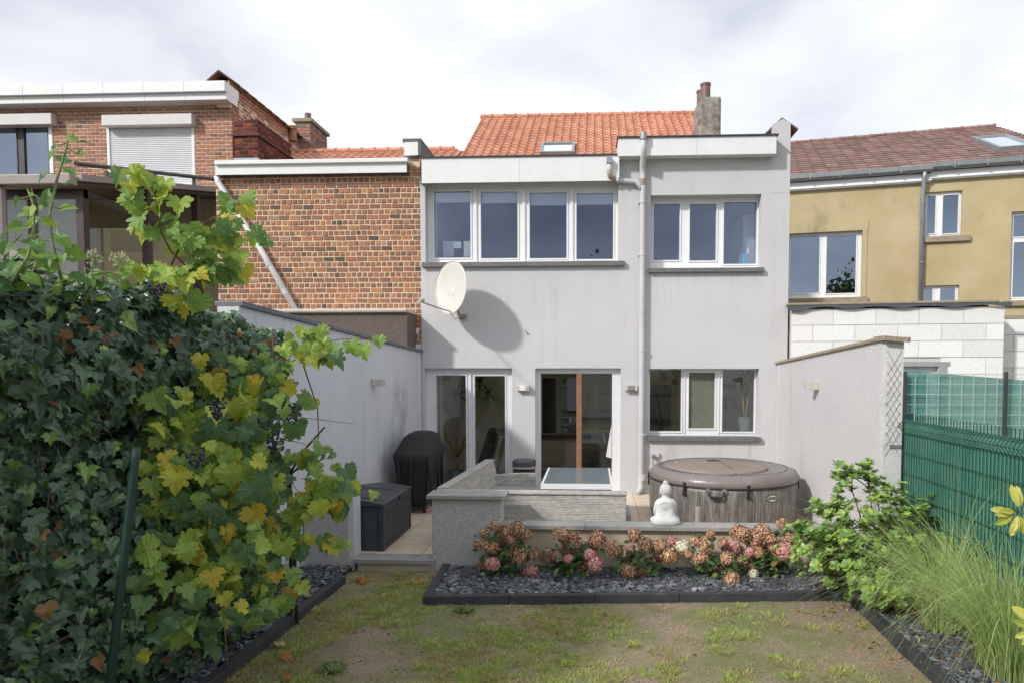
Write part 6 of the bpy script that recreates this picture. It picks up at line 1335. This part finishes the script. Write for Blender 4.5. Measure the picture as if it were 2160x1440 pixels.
for px_, py_, Y, rx_, rz_, n in lobes:
    if not n: continue
    n = int(n*2.1)
    C = at(px_, py_, Y); br.tube([stem0+rv(.03)*1, stem0.lerp(C, .5)+rv(.03), C], [.012,.008,.004], 6)
    for _ in range(n):
        d = rv(.55); p = C+Vector((d.x*rx_, d.y*.2, d.z*rz_)); p.z = max(p.z, GZ+.04)
        cen.append(((p-(stem0+Vector((0,0,.5)))).normalized()*.6+Vector((0,-.35,.8))+rv(.2), p))
        if R.random() < .4: br.tube([C.lerp(stem0, .1), p], [.003,.002], 4)
for px_, py_ in ((1773,985),(1760,1010),(1785,1002),(1820,985),(1842,1018),(1808,1005),(1725,1062),(1745,1090),(1768,1035)): cen.append((Vector((0,-.3,1))+rv(.2), at(px_, py_, 6.3)))
br.build('branches', m_bark, shr); rosettes(shr, cen, m_shrub, .060)
# ornamental grasses
m_grass = leaf_mat('ornamental_grass_blade', [(0,(.26,.38,.13,1)),(.5,(.42,.56,.20,1)),(.9,(.60,.68,.32,1)),(1,(.72,.64,.36,1))], .5, .35, .2)
m_straw = leaf_mat('straw_blade', [(0,(.26,.17,.07,1)),(1,(.42,.30,.13,1))], .8, .2, .3)
def gclump(base, n, h, label, lean=(-.35,-.05), spread=.10, straw=.15):
    t = thing('ornamental_grass', base, label, 'grass clump', 'ornamental grasses in the slate bed'); G_ = [MB(), MB()]
    for i in range(n):
        a = R.uniform(0,6.28); r = spread*math.sqrt(R.random()); p = Vector(base)+Vector((r*math.cos(a), r*math.sin(a), 0)); hh_ = h*R.uniform(.5,1.15); o_ = Vector((math.cos(a), math.sin(a), 0))*R.uniform(.05,1.1)**1.3*hh_*.85 + Vector((lean[0], lean[1], 0))*hh_*R.uniform(-.3,1.9)
        m_ = G_[1] if (R.random() < straw and hh_ < h*.8) else G_[0]; hh_ = hh_*.5 if m_ is G_[1] else hh_
        droop = R.uniform(.1,1.0)*hh_; sd = Vector((R.uniform(-1,1), R.uniform(-1,1), 0)).normalized()*R.uniform(.0016,.0034); pts = []; K_ = 8
        for k in range(K_+1):
            f = k/K_; q = p + o_*f**1.8 + Vector((0,0,hh_*(f*1.05)-droop*f**3.2)); w2 = sd*(1-f**2*.92); pts += [q-w2, q+w2]
        m_.add(pts, [(2*k, 2*k+1, 2*k+3, 2*k+2) for k in range(K_)])
    G_[0].build('blades', m_grass, t, kind='stuff'); G_[1].build('dry_blades', m_straw, t, kind='stuff'); return t
b1_ = atz(1985, 1335, BZ); b2_ = atz(2125, 1435, BZ); b3_ = atz(1925, 1290, BZ)
gclump(b1_, 620, 1.45, 'feathery green ornamental grass clump beside the shrub', (-.30,-.05), .13)
gclump(b2_, 680, 1.3, 'nearest feathery ornamental grass clump at the lower right corner', (-.28,.0), .14)
gclump((2.86, 4.95, BZ), 420, 1.3, 'ornamental grass clump against the green fence plinth', (-.15,.0), .10)
# yellow-green leaves of a rhododendron at the right edge
rh = thing('rhododendron', (1.98, 2.75, GZ), 'shrub with pale yellow leaves reaching in at the right edge', 'shrub')
m_rh = leaf_mat('pale_yellow_leaf', [(0,(.34,.40,.06,1)),(.5,(.52,.54,.10,1)),(1,(.68,.64,.20,1))], .45, .4, .15)
tipA = at(2150, 1078, 2.7); tipB = at(2196, 1325, 2.5); tr = MB(); bs = Vector((1.98, 2.75, GZ))
tr.tube([bs, bs+Vector((.03,0,.6)), tipA+Vector((.14,.03,-.06)), tipA], [.018,.014,.007,.005], 7); tr.tube([bs+Vector((0,0,.25)), tipB+Vector((.06,0,-.02)), tipB], [.01,.007,.005], 6); tr.build('branches', m_bark, rh, smooth=True)
it = []
for tip, lst in ((tipA, [(-72,-8),(-55,12),(-40,-2),(-15,-38),(5,-45),(-48,22),(-10,30),(10,40),(30,-10),(25,15),(-25,48)]), (tipB, [(-40,-40),(-50,-15),(-40,15),(-20,-50),(10,-20),(10,30),(-30,30)])):
    for dx, dy in lst:
        d = Vector((dx*.00188*1.1, R.uniform(-.03,.03), -dy*.0019)); it.append((tip + d*.25, Vector((0,-.9,.35))+rv(.25), d, .078*R.uniform(.85,1.15)))
leaves(rh, it, ['narrow','narrow'], m_rh, 40, seed=12, curl=.2)
# hydrangeas
m_bloomb = rnd_mat('dry_brown_bloom', [(0,(.22,.10,.05,1)),(.4,(.38,.19,.10,1)),(.75,(.58,.36,.22,1)),(1,(.76,.58,.44,1))], .9, .2, 80, .002, .3)
m_bloomp = rnd_mat('pink_bloom', [(0,(.46,.14,.14,1)),(.5,(.58,.26,.25,1)),(1,(.72,.50,.42,1))], .85, .2, 80, .002, .2)
m_bloomw = rnd_mat('cream_bloom', [(0,(.62,.55,.36,1)),(1,(.76,.72,.56,1))], .85, .2, 80, .002, .12)
m_hleaf = leaf_mat('hydrangea_leaf', [(0,(.045,.09,.03,1)),(.6,(.09,.18,.05,1)),(.85,(.18,.28,.08,1)),(1,(.28,.19,.07,1))], .45, .25, .3)
def bloom_mb(r, n, seed):
    rr_ = random.Random(seed); mb = MB()
    for i in range(n):
        z = 1-1.75*(i+.5)/n; a = i*2.39996; q = math.sqrt(max(0,1-z*z)); d = Vector((q*math.cos(a), q*math.sin(a), z)); c = d*r*rr_.uniform(.72,1.14); c.z *= .92
        u_ = d.orthogonal().normalized(); u_ = (Matrix.Rotation(rr_.uniform(0,6.28), 3, d) @ u_); v_ = d.cross(u_); s = .0125*rr_.uniform(.8,1.25); t_ = rr_.uniform(.0,.006)
        for k in range(4):
            an = k*math.pi/2; e_ = u_*math.cos(an)+v_*math.sin(an); f_ = u_*math.cos(an+.785)+v_*math.sin(an+.785); g_ = u_*math.cos(an-.785)+v_*math.sin(an-.785)
            mb.add([c, c+g_*s*.75+d*t_, c+e_*s*1.15+d*t_*1.6, c+f_*s*.75+d*t_], [(0,1,2,3)])
    mb.sphere((0,0,0), r*.66, 10, 7); return mb
BM = {k: [bloom_mb(r, n, 70+i).mesh('flower_head', m_) for i, (r, n) in enumerate(((.072,190),(.086,260),(.064,150)))] for k, m_ in (('b', m_bloomb), ('p', m_bloomp), ('w', m_bloomw))}
def hydr(base_px, Y, blooms, label, nl=150):
    b0_ = at(base_px, 1210, Y); base = Vector((b0_.x, Y, BZ)); t = thing('hydrangea', base, label, 'hydrangea', 'hydrangeas in front of the low wall'); br = MB(); it = []
    for (x, y, k, s) in blooms:
        c = at(x+R.uniform(-5,5), y+R.uniform(-5,5), Y+R.uniform(-.28,.10)); c.z = max(c.z, BZ+.06); m_ = R.choice(BM[k]); o = inst('flower_head', m_, Matrix.Translation(c) @ Euler((R.uniform(-.4,.4), R.uniform(-.4,.4), R.uniform(0,6.28))).to_matrix().to_4x4() @ Matrix.Diagonal((s*R.uniform(.8,1.15),s*R.uniform(.8,1.15),s*R.uniform(.8,1.25),1)), t)
        if k != 'b': o['label'] = 'pink flower head' if k == 'p' else 'creamy white flower head'
        mid = base.lerp(c, .5)+rv(.015); br.tube([base+rv(.02)*1, mid, c-Vector((0,0,.04))], [.006,.004,.003], 5)
        for q in range(max(3, nl//len(blooms))):
            f = R.uniform(.25,.92); p = base.lerp(c, f)+rv(.05); p.z = max(p.z, BZ+.03); d = rv(); d.z = abs(d.z)*.2-.25; it.append((p, Vector((0,-.6,.8))+rv(.4), d, R.uniform(.05,.105)))
    br.build('stems', m_bark, t); leaves(t, it, ['oval','oval'], m_hleaf, 0, seed=20, curl=.2)
Hs = [(1052, 6.95, [(1043,1108,'b',1.05),(1020,1130,'b',1.0),(1075,1120,'b',1.0),(1095,1112,'b',1.0),(1105,1130,'b',.85),(1030,1155,'b',1.2),(1012,1145,'b',.9),(1060,1140,'b',1.0),(1076,1138,'p',.8),(1016,1190,'b',.9),(1043,1188,'p',.95),(1120,1205,'p',.85),(1090,1172,'b',1.1),(1122,1165,'b',1.0)], 'leftmost hydrangea with tall brown heads beside the square pier'),
 (1200, 7.0, [(1186,1128,'b',1.0),(1210,1140,'b',1.1),(1262,1138,'b',.95),(1200,1158,'b',1.1),(1228,1160,'b',1.0),(1155,1170,'b',1.0),(1180,1178,'p',.9),(1200,1180,'p',.8),(1200,1200,'b',1.1),(1225,1195,'b',1.0),(1252,1188,'p',1.0),(1246,1172,'p',.7),(1250,1155,'b',.8)], 'second hydrangea from the square pier, brown heads over pink ones'),
 (1330, 7.0, [(1338,1133,'b',1.0),(1290,1162,'b',1.0),(1310,1164,'b',1.0),(1330,1158,'p',.75),(1360,1152,'b',.9),(1392,1148,'b',1.05),(1420,1148,'p',.9),(1440,1150,'w',.95),(1415,1175,'b',1.05),(1385,1172,'p',.75),(1322,1208,'b',.95),(1350,1200,'b',.95)], 'hydrangea with a creamy white head under the seated statue'),
 (1510, 7.0, [(1502,1128,'b',.85),(1470,1142,'b',1.05),(1490,1155,'b',1.2),(1525,1150,'b',1.0),(1545,1155,'p',.95),(1472,1172,'b',1.0),(1530,1178,'b',1.05),(1566,1180,'b',1.0),(1517,1197,'b',1.15),(1542,1225,'b',1.15),(1592,1208,'w',.8),(1448,1165,'b',.8)], 'dense brown hydrangea in front of the hot tub with a small white head low down'),
 (1625, 7.0, [(1563,1122,'b',1.05),(1605,1118,'b',1.0),(1600,1140,'b',1.15),(1628,1135,'b',1.05),(1648,1108,'b',1.0),(1662,1137,'b',.95),(1632,1156,'p',1.0),(1654,1158,'p',1.0),(1585,1165,'p',.85),(1600,1162,'b',.8)], 'hydrangea with paired pink heads and one tall brown head near the evergreen shrub'),
 (1760, 6.75, [(1752,1168,'p',.95),(1760,1198,'b',1.0),(1728,1135,'b',.7),(1785,1195,'b',.8)], 'small hydrangea half hidden by the evergreen shrub')]
for bx, Y, bl, lb in Hs: hydr(bx, Y, bl, lb)

# ================================================================== LAWN TUFTS, FALLEN LEAVES
m_tuft = leaf_mat('lawn_blade', [(0,(.20,.32,.07,1)),(.5,(.38,.52,.10,1)),(.85,(.58,.65,.16,1)),(1,(.70,.62,.30,1))], .6, .3, .2)
m_dry = leaf_mat('dry_lawn_blade', [(0,(.36,.26,.12,1)),(1,(.55,.43,.22,1))], .8, .2, .3)
G = [MB(), MB()]
def blade(mb, p, h, o, w):
    sd = Vector((R.uniform(-1,1), R.uniform(-1,1), 0)).normalized()*w; a = p; b = p+o*.45+Vector((0,0,h*.65)); c = p+o+Vector((0,0,h*.8)); mb.add([a-sd, a+sd, b+sd*.7, b-sd*.7, c], [(0,1,2,3),(3,2,4)])
def tuft(x, y, r, n, h, dry, flat=1.0):
    for _ in range(n):
        a = R.uniform(0,6.28); q = r*math.sqrt(R.random()); px_ = x+q*math.cos(a); py_ = y+q*math.sin(a); d = Vector((math.cos(a+R.gauss(0,.6)), math.sin(a+R.gauss(0,.6)), 0))*h*R.uniform(.3,1.2)*flat
        blade(G[1] if R.random() < dry else G[0], Vector((px_, py_, gz(px_, py_)-.003)), h*R.uniform(.5,1.1), d, R.uniform(.0012,.0028))
for _ in range(9500):
    y = 4.4+2.7*R.random()**1.15; x = R.uniform(-2.6, 2.5)
    if x < LEX(y)+.05 or x > REX(y)-.05 or y > (fronty(x)-.06 if x > EX0 else 7.05): continue
    k = noise.noise(Vector((x*.9+3, y*1.3, 2)))+.55*noise.noise(Vector((x*3.2, y*3.2, 8))) - .12*x + (-.15 if x > .6 and y > 5.3 else 0)
    if k < .04: 
        if R.random() < .10: tuft(x, y, .03, 10, .022, .6)
        continue
    dr = .25 + .6*(noise.noise(Vector((x*1.5, y*1.8, 31))) > .12)
    tuft(x, y, R.uniform(.02,.05), R.randrange(8, 20), R.uniform(.016,.042), dr)
for _ in range(330):
    y = 4.4+2.6*R.random(); x = R.uniform(-2.6, 2.4)
    if x < LEX(y)+.1 or x > REX(y)-.1 or y > (fronty(x)-.1 if x > EX0 else 7.0): continue
    k = noise.noise(Vector((x*.9+3, y*1.3, 2)))+.4*noise.noise(Vector((x*3.2, y*3.2, 8))) - .10*x
    if k < -.05 and R.random() < .75: continue
    tuft(x, y, R.uniform(.03,.085), R.randrange(40, 120), R.uniform(.022,.055), R.choice([.05,.15,.4,.8]), 1.25)
for (px_, py_, n, h, dr) in [(1235,1312,150,.07,.05),(1160,1320,170,.05,.2),(985,1375,110,.05,.3),(1390,1378,100,.05,.7),(1305,1430,120,.05,.6),(920,1420,90,.07,.5),(1085,1345,120,.04,.1),(1520,1372,150,.045,.3),(1580,1345,170,.05,.1),(1630,1300,80,.05,.1),(1490,1300,100,.04,.1),(1395,1285,80,.05,.8),(1015,1265,80,.06,.2),(1430,1395,80,.06,.8),(740,1310,100,.04,.3),(860,1345,160,.04,.2),(810,1290,200,.045,.1),(560,1400,60,.05,.5),(700,1420,120,.05,.3),(1700,1262,60,.05,.2),(1080,1285,60,.05,.2),(1110,1265,60,.05,.2),(865,1315,160,.05,.1),(1660,1400,120,.04,.8),(1750,1430,120,.04,.9),(1570,1420,120,.045,.7),(640,1370,110,.04,.4)]:
    p = atz(px_, py_, GZ); tuft(p.x, p.y, .09, n, h, dr, 1.3)
lw = thing('grass_tufts', (0, 5.5, GZ), 'patchy green and straw coloured grass tufts on the bare soil lawn', 'grass', kind='stuff')
G[0].build('green_blades', m_tuft, lw, kind='stuff'); G[1].build('dry_blades', m_dry, lw, kind='stuff')
# pebbles and crumbs of soil
mb = MB()
for _ in range(1200):
    y = R.uniform(4.3, 7.1); x = R.uniform(-2.5, 2.35)
    if x < LEX(y)+.05 or x > REX(y)-.05 or y > (fronty(x)-.06 if x > EX0 else 7.08): continue
    r = R.uniform(.003,.009); mb.x = Matrix.Translation((x, y, gz(x,y)+r*.3)) @ Euler((R.random()*3,R.random()*3,R.random()*3)).to_matrix().to_4x4(); mb.box(-r, r, -r*.7, r*.8, -r*.5, r*.5)
mb.x = None; mb.build('soil_crumbs', M('soil_crumb', (.18,.135,.095,1), (.34,.28,.21,1), 9, .95), kind='stuff')
m_fallen = leaf_mat('fallen_leaf', [(0,(.20,.09,.03,1)),(.5,(.42,.18,.04,1)),(.8,(.55,.34,.06,1)),(1,(.45,.36,.20,1))], .7, .1, .3)
fl = thing('fallen_leaves', (1.5, 6.2, GZ), 'small orange and brown fallen leaves scattered over slate and soil', 'leaves', kind='stuff'); it = []
for _ in range(240):
    if R.random() < .6: y = R.uniform(4.6, 6.9); x = REX(y)+R.gauss(.05,.25); 
    else: y = R.uniform(4.6, 7.1); x = R.uniform(-2.9, 2.4)
    zz = gz(x,y)+.012 if (x < REX(y)-.05 and y < fronty(x)-.06 and x > LEX(y)) else BZ+.045
    it.append((Vector((x, y, zz)), Vector((0,0,1))+rv(.3), rv(), R.uniform(.015,.045)))
leaves(fl, it, ['oval','heart'], m_fallen, 0, seed=40, curl=.5)
it = []
for px_, py_, s in ((462,1365,.1),(590,1360,.09),(600,1390,.09),(600,1430,.08),(655,1280,.08),(770,1225,.12),(880,1225,.1),(1265,1210,.04)):
    p = atz(px_, py_, GZ+.02); it.append((p, Vector((0,-.2,1))+rv(.3), rv(), s))
leaves(fl, it, ['vine','ivy'], m_fallen, 0, rest='large_fallen_leaves', seed=41, curl=.9)
# rosette weeds
m_weed = leaf_mat('weed_leaf', [(0,(.07,.12,.04,1)),(1,(.14,.20,.06,1))], .6, .2, .3)
for px_, py_, n, lb in ((980,1285,14,'flat rosette weed near the front slate edging'), (700,1410,16,'flat broad rosette weed at the lower left of the lawn')):
    p = atz(px_, py_, GZ+.01); t = thing('rosette_weed', p, lb, 'weed'); it = []
    for i in range(n): a = 6.283*i/n+R.uniform(-.15,.15); d = Vector((math.cos(a), math.sin(a), .12)); it.append((p+d*.012, Vector((-d.x*.2,-d.y*.2,1)), d, R.uniform(.07,.11)))
    leaves(t, it, ['oval'], m_weed, 0, seed=44, curl=.2)

# ================================================================== WHAT STANDS BEHIND THE CAMERA (seen in the panes)
m_tree = leaf_mat('garden_tree_leaf', [(0,(.025,.055,.015,1)),(.6,(.05,.09,.02,1)),(1,(.14,.11,.03,1))], .6, .25, .3)
def tree(x, y, h, r, label, cat='tree', n=1500, ls=1.0):
    t = thing('garden_tree', (x, y, GZ), label, cat); mb = MB(); P = Vector((x, y, GZ)); mb.tube([P, P+Vector((.1,0,h*.3)), P+Vector((0,.1,h*.6)), P+Vector((.1,.1,h*.85))], [.16,.12,.07,.02], 8)
    tips = []
    for k in range(9): a = k*2.4; q = P+Vector((0,0,h*(.3+.06*k))); e_ = q+Vector((math.cos(a)*r*.75, math.sin(a)*r*.75, h*.16)); mb.tube([q, e_], [.05,.01], 6); tips.append(e_)
    mb.build('trunk', m_bark, t); it = []
    for _ in range(n): e_ = R.choice(tips); it.append((e_+rv(r*.28), rv(), rv(), R.uniform(.14,.26)*ls))
    leaves(t, it, ['oval','heart'], m_tree, 0, rest='crown', seed=60)
tree(.6, -40, 10.9, 3.2, 'tall dark leafy tree mirrored low in the ochre house window', n=2200, ls=2.2)
tree(5.6, -10.5, 3.9, 2.0, 'smaller bushy tree reflected in the left pane of the ground floor window', n=1800)
tree(-3.6, -11.0, 4.0, 2.0, 'round tree reflected in the left patio door', n=1600)
shd = thing('garden_shed', (.2, -7.5, GZ), 'pale weatherboarded garden shed mirrored faintly in the patio doors', 'shed')
for k in range(13): MB().box(-1.3, 1.7, -7.4, -7.37, GZ+.02+k*.165, GZ+.02+k*.165+.155).build('board', m_white, shd)
MB().box(-1.3, 1.7, -9.4, -7.41, GZ, 2.05).build('wall', m_cabw, shd)
MB().prism([(-1.5, -7.2, 2.02), (1.9, -7.2, 2.02), (.2, -7.2, 2.75)], (0, -2.4, 0)).build('roof', m_roofing, shd)
MB().box(-.3, .7, -7.369, -7.35, GZ+.05, 1.85).build('door', m_pvc, shd)
